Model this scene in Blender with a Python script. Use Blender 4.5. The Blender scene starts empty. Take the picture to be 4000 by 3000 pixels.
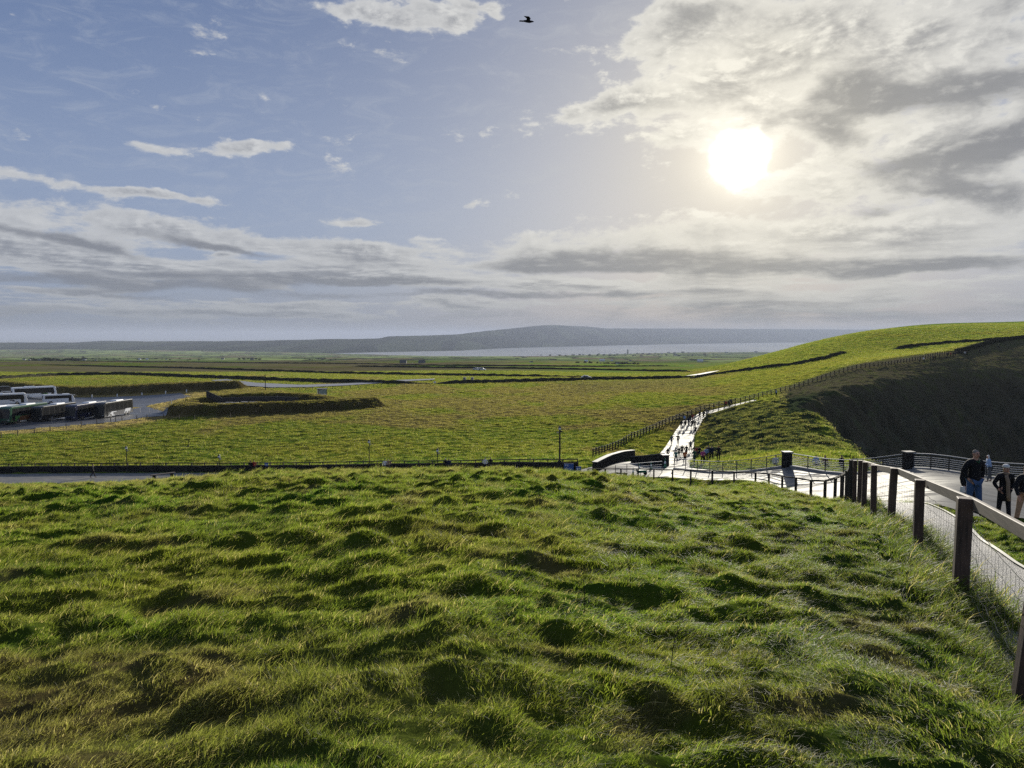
import bpy, bmesh, math, random
import numpy as np
from mathutils import Vector, Matrix, Euler

random.seed(7)
RNG = np.random.default_rng(11)
scene = bpy.context.scene
COL = scene.collection

# ------------------------------------------------------------------ camera
F = 2800.0                      # focal length, in pixels of the 4000 px wide photograph
HOR = 1310.0
PITCH = math.atan((1500 - HOR) / F)
CP, SP = math.cos(PITCH), math.sin(PITCH)
cam_d = bpy.data.cameras.new('camera'); cam = bpy.data.objects.new('camera', cam_d); COL.objects.link(cam)
cam_d.sensor_width = 36.0; cam_d.lens = F / 4000 * 36.0
cam_d.clip_start = 0.05; cam_d.clip_end = 60000
cam.rotation_euler = (math.pi / 2 - PITCH, 0, 0)
scene.camera = cam

def pix(px, py, Y):
    """world point on the sight line of a photograph pixel at forward distance Y"""
    a = (px - 2000) / F; b = (1500 - py) / F
    dy = CP + b * SP; dz = -SP + b * CP
    return Vector((a * Y / dy, Y, dz * Y / dy))

def pdir(px, py):
    return pix(px, py, 1.0).normalized()

SUN = pdir(2890, 622)
SUN_EL = math.asin(SUN.z); SUN_AZ = math.atan2(SUN.x, SUN.y)

# ------------------------------------------------------------------ sun, sky, exposure
sun_d = bpy.data.lights.new('sun', 'SUN'); sun_d.energy = 5.0; sun_d.angle = math.radians(0.6)
sun_d.color = (1.0, 0.93, 0.80)
sun = bpy.data.objects.new('sun', sun_d); COL.objects.link(sun)
sun.rotation_euler = (-SUN).to_track_quat('-Z', 'Y').to_euler()
sun.location = (60, 200, 120)

vs = scene.view_settings
scene.display_settings.display_device = 'sRGB'
vs.view_transform = 'Standard'; vs.look = 'None'; vs.exposure = 0.55; vs.gamma = 1.0; vs.use_curve_mapping = False
cy = scene.cycles
cy.max_bounces = 7; cy.diffuse_bounces = 3; cy.glossy_bounces = 3; cy.transmission_bounces = 4
cy.volume_bounces = 1; cy.transparent_max_bounces = 8
cy.sample_clamp_direct = 0.85; cy.sample_clamp_indirect = 0.5
cy.use_adaptive_sampling = False; cy.use_denoising = False
scene.render.filter_size = 1.3

world = bpy.data.worlds.new('World'); scene.world = world; world.use_nodes = True

class S:
    """tiny expression helper over shader math nodes"""
    nt = None
    def __init__(s, v): s.v = v
    @staticmethod
    def m(op, *args, clamp=False):
        n = S.nt.nodes.new('ShaderNodeMath'); n.operation = op; n.use_clamp = clamp
        for i, a in enumerate(args):
            if isinstance(a, S): S.nt.links.new(a.v, n.inputs[i])
            else: n.inputs[i].default_value = a
        return S(n.outputs[0])
    def __add__(a, b): return S.m('ADD', a, b)
    __radd__ = __add__
    def __sub__(a, b): return S.m('SUBTRACT', a, b)
    def __rsub__(a, b): return S.m('SUBTRACT', b, a)
    def __mul__(a, b): return S.m('MULTIPLY', a, b)
    __rmul__ = __mul__
    def __truediv__(a, b): return S.m('DIVIDE', a, b)
def sexp(a): return S.m('EXPONENT', a)
def smax(a, b): return S.m('MAXIMUM', a, b)
def smin(a, b): return S.m('MINIMUM', a, b)
def sstep(x, lo, hi):
    n = S.nt.nodes.new('ShaderNodeMapRange'); n.interpolation_type = 'SMOOTHSTEP'
    S.nt.links.new(x.v, n.inputs[0]); 
    for i, q in ((1, lo), (2, hi)):
        if isinstance(q, S): S.nt.links.new(q.v, n.inputs[i])
        else: n.inputs[i].default_value = q
    return S(n.outputs[0])
def comb(x, y, z):
    n = S.nt.nodes.new('ShaderNodeCombineXYZ')
    for i, a in enumerate((x, y, z)):
        if isinstance(a, S): S.nt.links.new(a.v, n.inputs[i])
        else: n.inputs[i].default_value = a
    return n.outputs[0]
def noise(vec, scale, detail=4, rough=.55, dist=0.0):
    n = S.nt.nodes.new('ShaderNodeTexNoise'); n.inputs['Scale'].default_value = scale
    n.inputs['Detail'].default_value = detail; n.inputs['Roughness'].default_value = rough
    n.inputs['Distortion'].default_value = dist
    if vec is not None: S.nt.links.new(vec, n.inputs['Vector'])
    return S(n.outputs[0])
def mixc(fac, a, b):
    n = S.nt.nodes.new('ShaderNodeMix'); n.data_type = 'RGBA'
    if isinstance(fac, S): S.nt.links.new(fac.v, n.inputs[0])
    else: n.inputs[0].default_value = fac
    for i, c in ((6, a), (7, b)):
        if isinstance(c, (tuple, list)): n.inputs[i].default_value = (*c[:3], 1)
        else: S.nt.links.new(c, n.inputs[i])
    return n.outputs[2]
def scalec(c, f):
    n = S.nt.nodes.new('ShaderNodeVectorMath'); n.operation = 'SCALE'
    if isinstance(c, (tuple, list)): n.inputs[0].default_value = c[:3]
    else: S.nt.links.new(c, n.inputs[0])
    if isinstance(f, S): S.nt.links.new(f.v, n.inputs['Scale'])
    else: n.inputs['Scale'].default_value = f
    return n.outputs[0]
def addc(a, b):
    n = S.nt.nodes.new('ShaderNodeVectorMath'); n.operation = 'ADD'
    S.nt.links.new(a, n.inputs[0]); S.nt.links.new(b, n.inputs[1])
    return n.outputs[0]

SKY_STRENGTH = 0.1
def build_sky():
    nt = world.node_tree; S.nt = nt
    nt.nodes.clear()
    out = nt.nodes.new('ShaderNodeOutputWorld'); bg = nt.nodes.new('ShaderNodeBackground')
    bg.inputs['Strength'].default_value = SKY_STRENGTH
    nt.links.new(bg.outputs[0], out.inputs[0])
    sky = nt.nodes.new('ShaderNodeTexSky'); sky.sky_type = 'NISHITA'; sky.sun_disc = False
    sky.sun_elevation = SUN_EL; sky.sun_rotation = SUN_AZ
    sky.air_density = 1.0; sky.dust_density = 1.2; sky.ozone_density = 2.0
    tc = nt.nodes.new('ShaderNodeTexCoord'); D = tc.outputs['Generated']
    sep = nt.nodes.new('ShaderNodeSeparateXYZ'); nt.links.new(D, sep.inputs[0])
    x, y, z = S(sep.outputs[0]), S(sep.outputs[1]), S(sep.outputs[2])
    DEG = 57.29578
    az = S.m('ARCTAN2', x, y) * DEG
    el = S.m('ARCSINE', z) * DEG
    # warp so cloud edges are ragged
    wv = comb(az * .1, el * .22, 0)
    w1 = noise(wv, 1.2, 5, .62); w2 = noise(comb(az * .1 + 31.0, el * .22, 4.0), 1.2, 5, .62)
    azw = az + (w1 - .5) * 4.6
    elw = el + (w2 - .5) * 2.2
    # the same cloud texture a little way towards the sun tells lit edges from shaded bellies
    dax = math.degrees(SUN_AZ) - az; dey = math.degrees(SUN_EL) + 9.0 - el
    ln = S.m('SQRT', dax * dax + dey * dey + 4.0)
    ox = dax / ln * .55; oy = dey / ln * .55
    def cl_fine(a_, e_): return noise(comb(a_ * .1, e_ * .21, 2.0), 2.0, 10, .62, .15)
    def cl_str(a_, e_): return noise(comb(a_ * .058, e_ * .36, 7.0), 2.6, 10, .63, .15)
    kk = sstep(el, 3.0, 9.5)
    f_a = cl_fine(az, el); s_a = cl_str(az, el)
    f_b = cl_fine(az + ox, el + oy); s_b = cl_str(az + ox, el + oy * .6)
    fine = s_a + (f_a - s_a) * kk
    relief = fine - (s_b + (f_b - s_b) * kk)
    wisp = noise(comb(az * .1 + el * .05, el * .30 - az * .03, 9.0), 2.2, 8, .7, 1.2)

    def blob(px, py, sx, sy, ang=0.0, amp=1.0, warp=1.0):
        d = pdir(px, py)
        a0 = math.degrees(math.atan2(d.x, d.y)); e0 = math.degrees(math.asin(d.z))
        k = 49.0
        u = (az if warp == 0 else azw) - a0; v = (el if warp == 0 else elw) - e0
        c, s_ = math.cos(math.radians(ang)), math.sin(math.radians(ang))
        p = (u * c + v * s_) * (k / sx); q = (v * c - u * s_) * (k / sy)
        return sexp((p * p + q * q) * -1.0) * amp
    def total(lst):
        t = None
        for a in lst:
            b = blob(*a); t = b if t is None else t + b
        return t
    # bright cloud density: px, py, half-width, half-height, tilt, weight
    bright = total([ (3000, 720, 500, 120, 0, .22), (3350, 900, 500, 60, 0, .35),
        (1590, 50, 270, 62, 0, .9), (1450, 60, 200, 26, -6, .5), (1800, 60, 60, 60, 0, .8), (1950, 65, 40, 18, -20, .6),
        (985, 578, 190, 30, 6, .95, 0), (540, 565, 150, 20, -3, .65, 0), (1190, 446, 90, 20, -4, .5, 0),
        (2290, 440, 200, 40, 0, 1.0), (2420, 385, 130, 36, 0, .8),
        (2640, 130, 230, 150, 0, .85), (2900, 330, 330, 200, 0, .62), (3250, 150, 420, 220, 0, .75), (3800, 250, 500, 330, 0, .8),
        (3800, 700, 520, 180, 0, .6), (2700, 540, 300, 90, 0, .35),
        (220, 705, 380, 26, -5, .62), (600, 765, 170, 18, -6, .5),
        (120, 840, 330, 50, -6, .75), (700, 900, 330, 46, -8, .85), (1180, 965, 240, 38, -5, .85), (1420, 985, 170, 44, -8, .85),
        (1400, 862, 150, 20, -3, .85), (880, 1004, 36, 10, 0, .6),
        (0, 960, 330, 90, -12, .8), (500, 1030, 500, 48, -5, .95), (1250, 1060, 640, 34, -1, .95), (1900, 1020, 420, 60, 2, .7),
        (2600, 930, 900, 60, 0, .65), (3500, 1000, 700, 80, 0, .7),
        (300, 1190, 600, 60, -4, .55), (1150, 1180, 420, 26, 0, .75), (1300, 1228, 160, 20, -3, .9), (1540, 1222, 40, 16, 0, .7),
        (1850, 1185, 300, 20, 0, .75), (2100, 1110, 500, 22, 0, .7), (3150, 1180, 500, 40, 0, .75), (2700, 1120, 900, 70, 0, .6),
        (1750, 1300, 300, 8, 0, .9, 0)])
    dark = total([
        (3300, 320, 150, 110, 40, .55), (3480, 370, 250, 70, -6, .85), (3950, 330, 300, 70, 0, .75), (3880, 560, 330, 66, 10, .9),
        (3480, 650, 140, 50, 0, .6), (3800, 745, 230, 50, -5, .9), (3425, 832, 110, 30, 0, .85), (3180, 510, 200, 50, -18, .65),
        (2870, 440, 70, 25, 0, .45), (3900, 830, 140, 30, 0, .4), (3950, 50, 240, 120, 0, .45), (2720, 40, 190, 60, 0, .45),
        (2450, 1000, 520, 52, 1, .95), (3150, 1045, 620, 44, -2, .8), (2050, 1050, 260, 34, 0, .6), (3700, 1040, 320, 22, 0, .5),
        (1300, 1000, 220, 26, -10, .5), (820, 948, 260, 24, -8, .45), (200, 900, 300, 30, -6, .3),
        (350, 1100, 620, 34, -1, 1.0), (1300, 1092, 620, 20, -1, 1.0), (250, 935, 420, 16, -8, .7), (900, 975, 300, 14, -8, .6), (600, 1165, 500, 12, -1, .6), (900, 1215, 400, 10, 0, .5), (1900, 1150, 500, 16, 0, .7), (150, 1215, 300, 26, 0, .35),
        (1150, 1145, 300, 20, 0, .3), (2700, 1145, 700, 24, 0, .5), (2600, 1215, 900, 40, 0, .5), (1000, 1265, 1500, 34, 0, .4),
        (3500, 1240, 800, 40, 0, .5)])
    # away from the photographed part the same broken deck goes on
    away = sstep(y, .75, .45)
    deck = noise(comb(x / (smax(z, .02) + .12), y / (smax(z, .02) + .12), 3.0), .9, 6, .6)
    bright = bright + away * sstep(deck, .45, .62) * .8
    b = bright + (fine - .5) * 2.9 + (w1 - .5) * .3
    cover = sstep(b, .32, .70)
    dk = sstep(dark * 1.05 + (fine - .5) * 1.9, .30, .95)
    hz = sexp(smax(el, 0.0) * -.30)                                # murk towards the horizon
    veil = sstep(wisp, .44, .80) * .38 + .02
    # angle from the sun
    dot = nt.nodes.new('ShaderNodeVectorMath'); dot.operation = 'DOT_PRODUCT'
    nt.links.new(D, dot.inputs[0]); dot.inputs[1].default_value = SUN
    ang = S.m('ARCCOSINE', smin(S(dot.outputs['Value']), .99999)) * DEG
    g_wide = sexp(ang * (-1 / 12.0)); g_mid = sexp((ang * ang) * (-1 / 26.0))
    edge_n = noise(comb(az * .3, el * .3, 1.0), 2.0, 4, .5)
    ang2 = ang + (edge_n - .5) * .9
    g_core = sexp((ang2 * ang2) * (-1 / 6.0))
    # clear sky: Nishita, greyed a little
    K = .87 / SKY_STRENGTH
    clear = scalec(mixc(sstep(el, 2, 30), (.215, .272, .405), (.060, .110, .250)), K)
    clear = mixc(.08, clear, sky.outputs[0])
    c = mixc(veil, clear, scalec((.34, .38, .45), K))
    c = mixc(smin(g_wide * 1.15, 1.0), c, scalec((.62, .575, .48), K))
    near = smin(g_wide * 1.9, 1.0)
    lit = scalec(mixc(near, (.45, .46, .475), (.72, .69, .60)), K)
    gray = scalec(mixc(near, (.150, .163, .198), (.275, .268, .25)), K)
    lit2 = mixc(sstep(relief * (3.2 - near * 1.4) + (.5 - fine) * .5, .22, -.26) * sstep(b, .50, 1.3) * .8, lit, gray)
    c = mixc(cover * .9, c, lit2)
    c = mixc(sstep(relief, .02, .12) * sstep(b, .3, .6) * .45, c, scalec(lit, 1.12))
    c = mixc(dk * sstep(relief * -3.0, -.55, .05) * .35 + dk * .55, c, gray)
    c = mixc(hz * .85, c, scalec(mixc(near, (.168, .188, .222), (.225, .218, .206)), K))
    g_sharp = sstep(ang + (edge_n - .5) * 1.8, 2.45, .5)
    glow = addc(scalec((1.0, .86, .62), g_mid * (K * .115)), scalec((1.0, .95, .82), (g_core * .36 + g_sharp * 3.0) * K))
    c = addc(c, glow)
    # below the horizon: dull ground tone
    c = mixc(sstep(z, -.01, -.06), c, scalec((.10, .11, .09), K))
    nt.links.new(c, bg.inputs['Color'])
build_sky()
world.cycles.sampling_method = 'MANUAL'; world.cycles.sample_map_resolution = 1024

# ------------------------------------------------------------------ helpers
def link(o, parent=None):
    COL.objects.link(o)
    if parent is not None: o.parent = parent
    return o
def tag(o, label=None, cat=None, group=None, kind=None):
    if label: o['label'] = label
    if cat: o['category'] = cat
    if group: o['group'] = group
    if kind: o['kind'] = kind
    return o
def thing(name, label, cat, loc=(0, 0, 0), rz=0, group=None):
    o = bpy.data.objects.new(name, None); o.empty_display_size = .2
    COL.objects.link(o); o.location = loc; o.rotation_euler = (0, 0, rz)
    return tag(o, label, cat, group)
def mesh_obj(name, verts, faces, mat, parent=None, smooth=False):
    me = bpy.data.meshes.new(name); me.from_pydata([tuple(v) for v in verts], [], faces); me.update()
    if smooth: me.shade_smooth()
    if mat: me.materials.append(mat)
    return link(bpy.data.objects.new(name, me), parent)

class MB:
    """collects simple shapes into one mesh"""
    def __init__(s): s.v = []; s.f = []
    def box(s, c, size, rz=0, M=None, taper=1.0):
        sx, sy, sz = (q / 2 for q in size); n = len(s.v); R = Matrix.Rotation(rz, 3, 'Z')
        for k in (-1, 1):
            t = taper if k > 0 else 1.0
            for i, j in ((-1, -1), (1, -1), (1, 1), (-1, 1)):
                p = R @ Vector((i * sx * t, j * sy * t, k * sz)) + Vector(c)
                s.v.append(M @ p if M else p)
        s.f += [tuple(n + i for i in q) for q in ((3, 2, 1, 0), (4, 5, 6, 7), (0, 1, 5, 4), (1, 2, 6, 5), (2, 3, 7, 6), (3, 0, 4, 7))]
        return s
    def bar(s, a, b, w, h, up=Vector((0, 0, 1))):
        a, b = Vector(a), Vector(b); d = (b - a).normalized(); side = d.cross(up).normalized(); u = side.cross(d).normalized(); n = len(s.v)
        for p in (a, b):
            for i, j in ((-1, -1), (1, -1), (1, 1), (-1, 1)): s.v.append(p + side * (i * w / 2) + u * (j * h / 2))
        s.f += [tuple(n + i for i in q) for q in ((3, 2, 1, 0), (4, 5, 6, 7), (0, 1, 5, 4), (1, 2, 6, 5), (2, 3, 7, 6), (3, 0, 4, 7))]
        return s
    def tube(s, pts, rad, seg=6, cap=True):
        pts = [Vector(p) for p in pts]; n0 = len(s.v)
        if not hasattr(rad, '__len__'): rad = [rad] * len(pts)
        for i, p in enumerate(pts):
            d = (pts[min(i + 1, len(pts) - 1)] - pts[max(i - 1, 0)]).normalized()
            a = d.cross(Vector((0, 0, 1)) if abs(d.z) < .9 else Vector((1, 0, 0))).normalized(); b = d.cross(a)
            for k in range(seg):
                t = 2 * math.pi * k / seg
                s.v.append(p + (a * math.cos(t) + b * math.sin(t)) * rad[i])
        for i in range(len(pts) - 1):
            for k in range(seg):
                k2 = (k + 1) % seg; q = n0 + i * seg
                s.f.append((q + k, q + k2, q + seg + k2, q + seg + k))
        if cap:
            s.f.append(tuple(n0 + k for k in range(seg))[::-1]); q = n0 + (len(pts) - 1) * seg
            s.f.append(tuple(q + k for k in range(seg)))
        return s
    def prism(s, poly, x0, x1):
        """poly in (y,z), extruded along x"""
        n = len(s.v); m = len(poly)
        for x in (x0, x1):
            for (y, z) in poly: s.v.append(Vector((x, y, z)))
        s.f.append(tuple(n + i for i in range(m))); s.f.append(tuple(n + m + i for i in range(m))[::-1])
        for i in range(m):
            j = (i + 1) % m; s.f.append((n + j, n + i, n + m + i, n + m + j))
        return s
    def build(s, name, mat, parent=None, smooth=False):
        o = mesh_obj(name, s.v, s.f, mat, parent, smooth)
        bm = bmesh.new(); bm.from_mesh(o.data); bmesh.ops.recalc_face_normals(bm, faces=bm.faces); bm.to_mesh(o.data); bm.free()
        return o

# ------------------------------------------------------------------ materials
def mat_new(name):
    m = bpy.data.materials.new(name); m.use_nodes = True; nt = m.node_tree; nt.nodes.clear(); S.nt = nt
    out = nt.nodes.new('ShaderNodeOutputMaterial')
    return m, nt, out
def bsdf(nt, out, color=None, rough=.6, spec=.5, metal=0.0, bump=None, bstr=.3, bdist=.02, **kw):
    b = nt.nodes.new('ShaderNodeBsdfPrincipled')
    if color is not None:
        if isinstance(color, (tuple, list)): b.inputs['Base Color'].default_value = (*color[:3], 1)
        else: nt.links.new(color, b.inputs['Base Color'])
    if isinstance(rough, S): nt.links.new(rough.v, b.inputs['Roughness'])
    else: b.inputs['Roughness'].default_value = rough
    b.inputs['Specular IOR Level'].default_value = spec; b.inputs['Metallic'].default_value = metal
    for k, v in kw.items(): b.inputs[k].default_value = v
    if bump is not None:
        n = nt.nodes.new('ShaderNodeBump'); n.inputs['Strength'].default_value = bstr; n.inputs['Distance'].default_value = bdist
        nt.links.new(bump.v, n.inputs['Height']); nt.links.new(n.outputs[0], b.inputs['Normal'])
    if out is not None: nt.links.new(b.outputs[0], out.inputs[0])
    return b
def objco():
    n = S.nt.nodes.new('ShaderNodeTexCoord'); return n.outputs['Object']
def geoco():
    n = S.nt.nodes.new('ShaderNodeNewGeometry'); return n.outputs['Position']
def simple(name, c, rough=.6, metal=0.0, var=.25, scale=3.0, spec=.5, bstr=.15):
    m, nt, out = mat_new(name); co = objco()
    n = noise(co, scale, 5, .6)
    col = mixc(n, tuple(q * (1 - var) for q in c), tuple(min(1, q * (1 + var)) for q in c))
    bsdf(nt, out, col, rough, spec, metal, bump=noise(co, scale * 12, 3), bstr=bstr, bdist=.01)
    return m

def mat_wood(name, c1, c2, rough=.55, stretch=(1, 1, .06)):
    m, nt, out = mat_new(name); co = objco()
    mp = nt.nodes.new('ShaderNodeMapping'); nt.links.new(co, mp.inputs[0]); mp.inputs['Scale'].default_value = stretch
    n = noise(mp.outputs[0], 40, 6, .65); n2 = noise(co, 3.0, 3)
    col = mixc(sstep(n * .7 + n2 * .5, .35, .8), c1, c2)
    bsdf(nt, out, col, rough, .4, bump=n, bstr=.5, bdist=.004)
    return m
M = {}
M['post'] = mat_wood('dark_timber_post', (.014, .010, .008), (.12, .075, .052), .7)
M['rail'] = mat_wood('weathered_rail', (.042, .034, .027), (.15, .12, .09), .7, (.06, .06, 1))
M['fence_dark'] = mat_wood('dark_fence_timber', (.012, .011, .009), (.045, .038, .030), .9)
M['wire'] = simple('galvanised_wire', (.16, .16, .155), .35, .9, .2, 9)
M['steel'] = simple('railing_steel', (.42, .43, .44), .6, .2, .15, 2)
M['steel_dark'] = simple('dark_steel', (.03, .03, .032), .4, .5, .2, 2)
M['lamp_black'] = simple('black_lamp_paint', (.015, .015, .017), .4, 0, .2, 4)
M['white'] = simple('white_paint', (.75, .76, .76), .45, 0, .08, 1)
M['glass_dark'] = simple('dark_glass', (.010, .011, .013), .22, 0, .2, 1, .3, 0)
M['rubber'] = simple('rubber', (.012, .012, .012), .8, 0, .2, 5)
M['chrome'] = simple('bright_metal', (.55, .55, .56), .25, 1.0, .1, 3)
M['blue_board'] = simple('blue_board', (.03, .10, .30), .35, 0, .15, 1)
M['concrete'] = simple('concrete', (.30, .29, .27), .8, 0, .25, 1.5)
M['slate'] = simple('roof_slate', (.05, .052, .058), .6, 0, .2, .5)
M['house_wall'] = simple('house_render', (.72, .70, .66), .8, 0, .06, .3)
M['house_grey'] = simple('grey_render', (.20, .20, .19), .8, 0, .1, .3)
M['cone_green'] = simple('green_cone_plastic', (.02, .16, .08), .4, 0, .1, 4)
M['cap'] = simple('pale_coping', (.13, .127, .118), .7, 0, .2, 2)

def mat_stone(name, dark, light, sx=1.0):
    m, nt, out = mat_new(name); co = objco()
    mp = nt.nodes.new('ShaderNodeMapping'); nt.links.new(co, mp.inputs[0]); mp.inputs['Scale'].default_value = (2.2 * sx, 2.2 * sx, 7.0 * sx)
    v = nt.nodes.new('ShaderNodeTexVoronoi'); v.inputs['Scale'].default_value = 1.0; nt.links.new(mp.outputs[0], v.inputs['Vector'])
    v2 = nt.nodes.new('ShaderNodeTexVoronoi'); v2.feature = 'DISTANCE_TO_EDGE'; v2.inputs['Scale'].default_value = 1.0; nt.links.new(mp.outputs[0], v2.inputs['Vector'])
    sv = nt.nodes.new('ShaderNodeSeparateColor'); nt.links.new(v.outputs['Color'], sv.inputs[0])
    col = mixc(S(sv.outputs[0]) * .8 + noise(co, 12, 4) * .3, dark, light)
    e = sstep(S(v2.outputs['Distance']), 0.0, .10)
    col = mixc(e, tuple(q * .35 for q in dark), col)
    bsdf(nt, out, col, .95, .0, bump=e + noise(co, 30, 4) * .4, bstr=.8, bdist=.03)
    return m
M['stone'] = mat_stone('flagstone_wall', (.018, .017, .016), (.065, .062, .056))
M['drystone'] = mat_stone('old_field_wall', (.024, .025, .018), (.075, .076, .052), .6)
# ------------------------------------------------------------------ numeric noise
def _h(ix, iy, s):
    n = (ix.astype(np.int64) * 374761393 + iy.astype(np.int64) * 668265263 + s * 1442695041) & 0xFFFFFFFF
    n = ((n ^ (n >> 13)) * 1274126177) & 0xFFFFFFFF
    return ((n ^ (n >> 16)) & 0xFFFFFFFF) / 4294967295.0
def pn(x, y, s=0):
    """gradient noise, about -1..1"""
    x = np.asarray(x, float); y = np.asarray(y, float)
    x0 = np.floor(x); y0 = np.floor(y); fx = x - x0; fy = y - y0
    u = fx * fx * fx * (fx * (fx * 6 - 15) + 10); v = fy * fy * fy * (fy * (fy * 6 - 15) + 10)
    def g(ix, iy, dx, dy):
        a = _h(ix, iy, s) * 2 * np.pi
        return np.cos(a) * dx + np.sin(a) * dy
    a = g(x0, y0, fx, fy); b = g(x0 + 1, y0, fx - 1, fy); c = g(x0, y0 + 1, fx, fy - 1); d = g(x0 + 1, y0 + 1, fx - 1, fy - 1)
    return (a + (b - a) * u + (c - a) * v + (a - b - c + d) * u * v) * 1.5
def fbm(x, y, s=0, o=4, r=.5):
    t = 0; a = 1; f = 1
    for k in range(o):
        t = t + pn(x * f, y * f, s + k * 17) * a; a *= r; f *= 2.03
    return t
def ss(x, lo, hi):
    t = np.clip((x - lo) / (hi - lo), 0, 1); return t * t * (3 - 2 * t)

# ------------------------------------------------------------------ the lie of the land
# surveyed points: photograph pixel and forward distance in metres
CTRL = []
def cp(*rows): CTRL.extend(rows)
for px_ in (-900, 0, 1000, 2000, 3000, 3600):
    a_ = (px_ - 2000) / F
    for Y_ in (1.5, 3, 6, 10):
        g_ = .085 + (.10 * a_ if a_ > 0 else -.04 * a_)
        CTRL.append((px_, HOR + F * (1.6 / Y_ + g_) * (1.0 if Y_ > 4 else 1.0), Y_, g_))
cp((3985, 2725, 4.9), (3745, 2340, 7.2), (3585, 2165, 9.8), (3470, 2060, 12.4), (3415, 2012, 15.1), (3375, 1972, 17.9), (3356, 1947, 20.3), (3340, 1933, 22.3))
cp((-900, 1960, 15), (0, 1926, 15), (1000, 1882, 15), (2000, 1850, 15), (3000, 1946, 15))
cp((-900, 1940, 25), (0, 1908, 24), (500, 1885, 22), (1000, 1848, 22), (1500, 1836, 21), (2000, 1832, 20), (2400, 1856, 20), (2700, 1882, 21), (3000, 1914, 22))
cp((-900, 1920, 50), (0, 1903, 45), (500, 1893, 45), (1000, 1862, 45), (2000, 1850, 45), (2400, 1868, 42), (2700, 1890, 40), (3000, 1913, 38))
cp((3015, 1906, 53), (2705, 1886, 61), (2330, 1874, 69), (3240, 1950, 38), (3130, 1930, 46), (3300, 1940, 30))
cp((3082, 1820, 58), (3560, 1829, 50), (4000, 1876, 46), (3860, 1863, 48), (4400, 1900, 44), (2650, 1829, 72), (3000, 1868, 44), (3400, 1962, 24),
   (3700, 1895, 30), (3810, 2012, 19), (3930, 2045, 20), (4300, 2080, 20), (3900, 2005, 16), (4000, 2025, 15.2), (4300, 2230, 11),
   (3650, 1965, 19.5), (3850, 2085, 14.5), (4000, 2195, 11.5))
cp((0, 1889, 84), (0, 1850, 95), (500, 1886, 83), (500, 1846, 94), (1000, 1880, 80), (1000, 1844, 91.5), (1500, 1875, 77), (1500, 1839, 88),
   (2000, 1865, 74), (2000, 1834, 84), (2250, 1838, 80), (-700, 1886, 84), (-700, 1850, 95), (2400, 1830, 79), (2480, 1806, 88), (2560, 1800, 97))
cp((2640, 1796, 104), (2680, 1700, 130), (2700, 1640, 150), (2790, 1605, 157), (2875, 1582, 163))
cp((-700, 1810, 104), (0, 1817, 103), (1000, 1806, 104), (2000, 1784, 102), (2300, 1790, 94))
for px_ in (-1200, 0, 800, 1600, 2200):
    cp((px_, HOR + 18.6 * F / 130, 130), (px_, HOR + 18.6 * F / 170, 170), (px_, HOR + 19 * F / 220, 220), (px_, HOR + 18.5 * F / 290, 290), (px_, 1456, 380), (px_, 1432, 600), (px_, 1415, 1000))
cp((0, 1581, 212), (-200, 1583, 211), (0, 1672, 150), (440, 1636, 166), (640, 1614, 178), (-400, 1690, 142), (140, 1561, 228), (600, 1552, 234), (-300, 1565, 228), (300, 1605, 200), (300, 1547, 246), (0, 1508, 268), (600, 1508, 266), (-400, 1550, 246), (-400, 1508, 268))
# the fence up the headland
FENCE_UP = [(2316, 1788, 95), (2389, 1762, 108), (2466, 1719, 122), (2529, 1692, 132), (2592, 1663, 141), (2660, 1635, 150), (2723, 1612, 156),
            (2793, 1594, 162), (2895, 1572, 168), (3018, 1541, 178), (3138, 1507, 186), (3255, 1467, 194), (3346, 1442, 200), (3441, 1431, 206), (3570, 1410, 220), (3678, 1387, 235), (3768, 1381, 250)]
cp(*FENCE_UP)
cp((3881, 1345, 275), (4000, 1322, 300), (4300, 1290, 320))
cp((3172, 1556, 148), (3398, 1494, 176), (3600, 1466, 198), (3768, 1450, 215), (4100, 1440, 240), (2900, 1650, 128), (3000, 1680, 112), (3190, 1650, 112), (3260, 1750, 86), (3340, 1796, 70), (2850, 1740, 108))
cp((2760, 1500, 240), (3000, 1470, 240), (3300, 1405, 260), (3600, 1375, 270), (3500, 1363, 300), (3850, 1330, 300))
cp((4500, 1243, 400), (4000, 1260, 390), (3700, 1275, 380), (3400, 1303, 365), (3170, 1350, 350), (3000, 1398, 340), (2820, 1450, 330), (2600, 1475, 310))
cp((4500, 1260, 600), (4000, 1280, 600), (3400, 1325, 600), (3000, 1410, 600), (2600, 1440, 600), (2600, 1452, 420), (4000, 1300, 1000), (3000, 1412, 1000))
for px_ in (-1200, 0, 1000, 2000, 3000, 4200):
    cp((px_, 1399, 2000), (px_, 1392, 3400))
cp((-1200, 1370, 5500), (0, 1370, 5500), (800, 1374, 5500), (1300, 1384, 5000), (2000, 1393, 4700), (2600, 1380, 5200), (3000, 1377, 5600), (4200, 1377, 5600),
   (-1200, 1362, 8000), (0, 1359, 8000), (800, 1361, 8000), (1300, 1372, 7000), (2000, 1386, 6400), (2600, 1376, 7000), (3400, 1374, 8000), (4200, 1374, 8000))
_pts = []
for r in CTRL:
    if len(r) == 4:
        _pts.append(((r[0] - 2000) / F, math.log(r[2]), r[3]))
    else:
        p = pix(*r); _pts.append((p.x / p.y, math.log(p.y), (-p.z - 1.6) / p.y))
_P = np.array(_pts)
SX = 2.4
def _phi(r2): return np.where(r2 > 1e-12, .5 * r2 * np.log(np.maximum(r2, 1e-12)), 0)
_U = _P[:, 0] * SX; _V = _P[:, 1]
_n = len(_P)
_K = _phi((_U[:, None] - _U) ** 2 + (_V[:, None] - _V) ** 2) + np.eye(_n) * 2e-4
_Q = np.c_[np.ones(_n), _U, _V]
_A = np.block([[_K, _Q], [_Q.T, np.zeros((3, 3))]])
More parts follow.
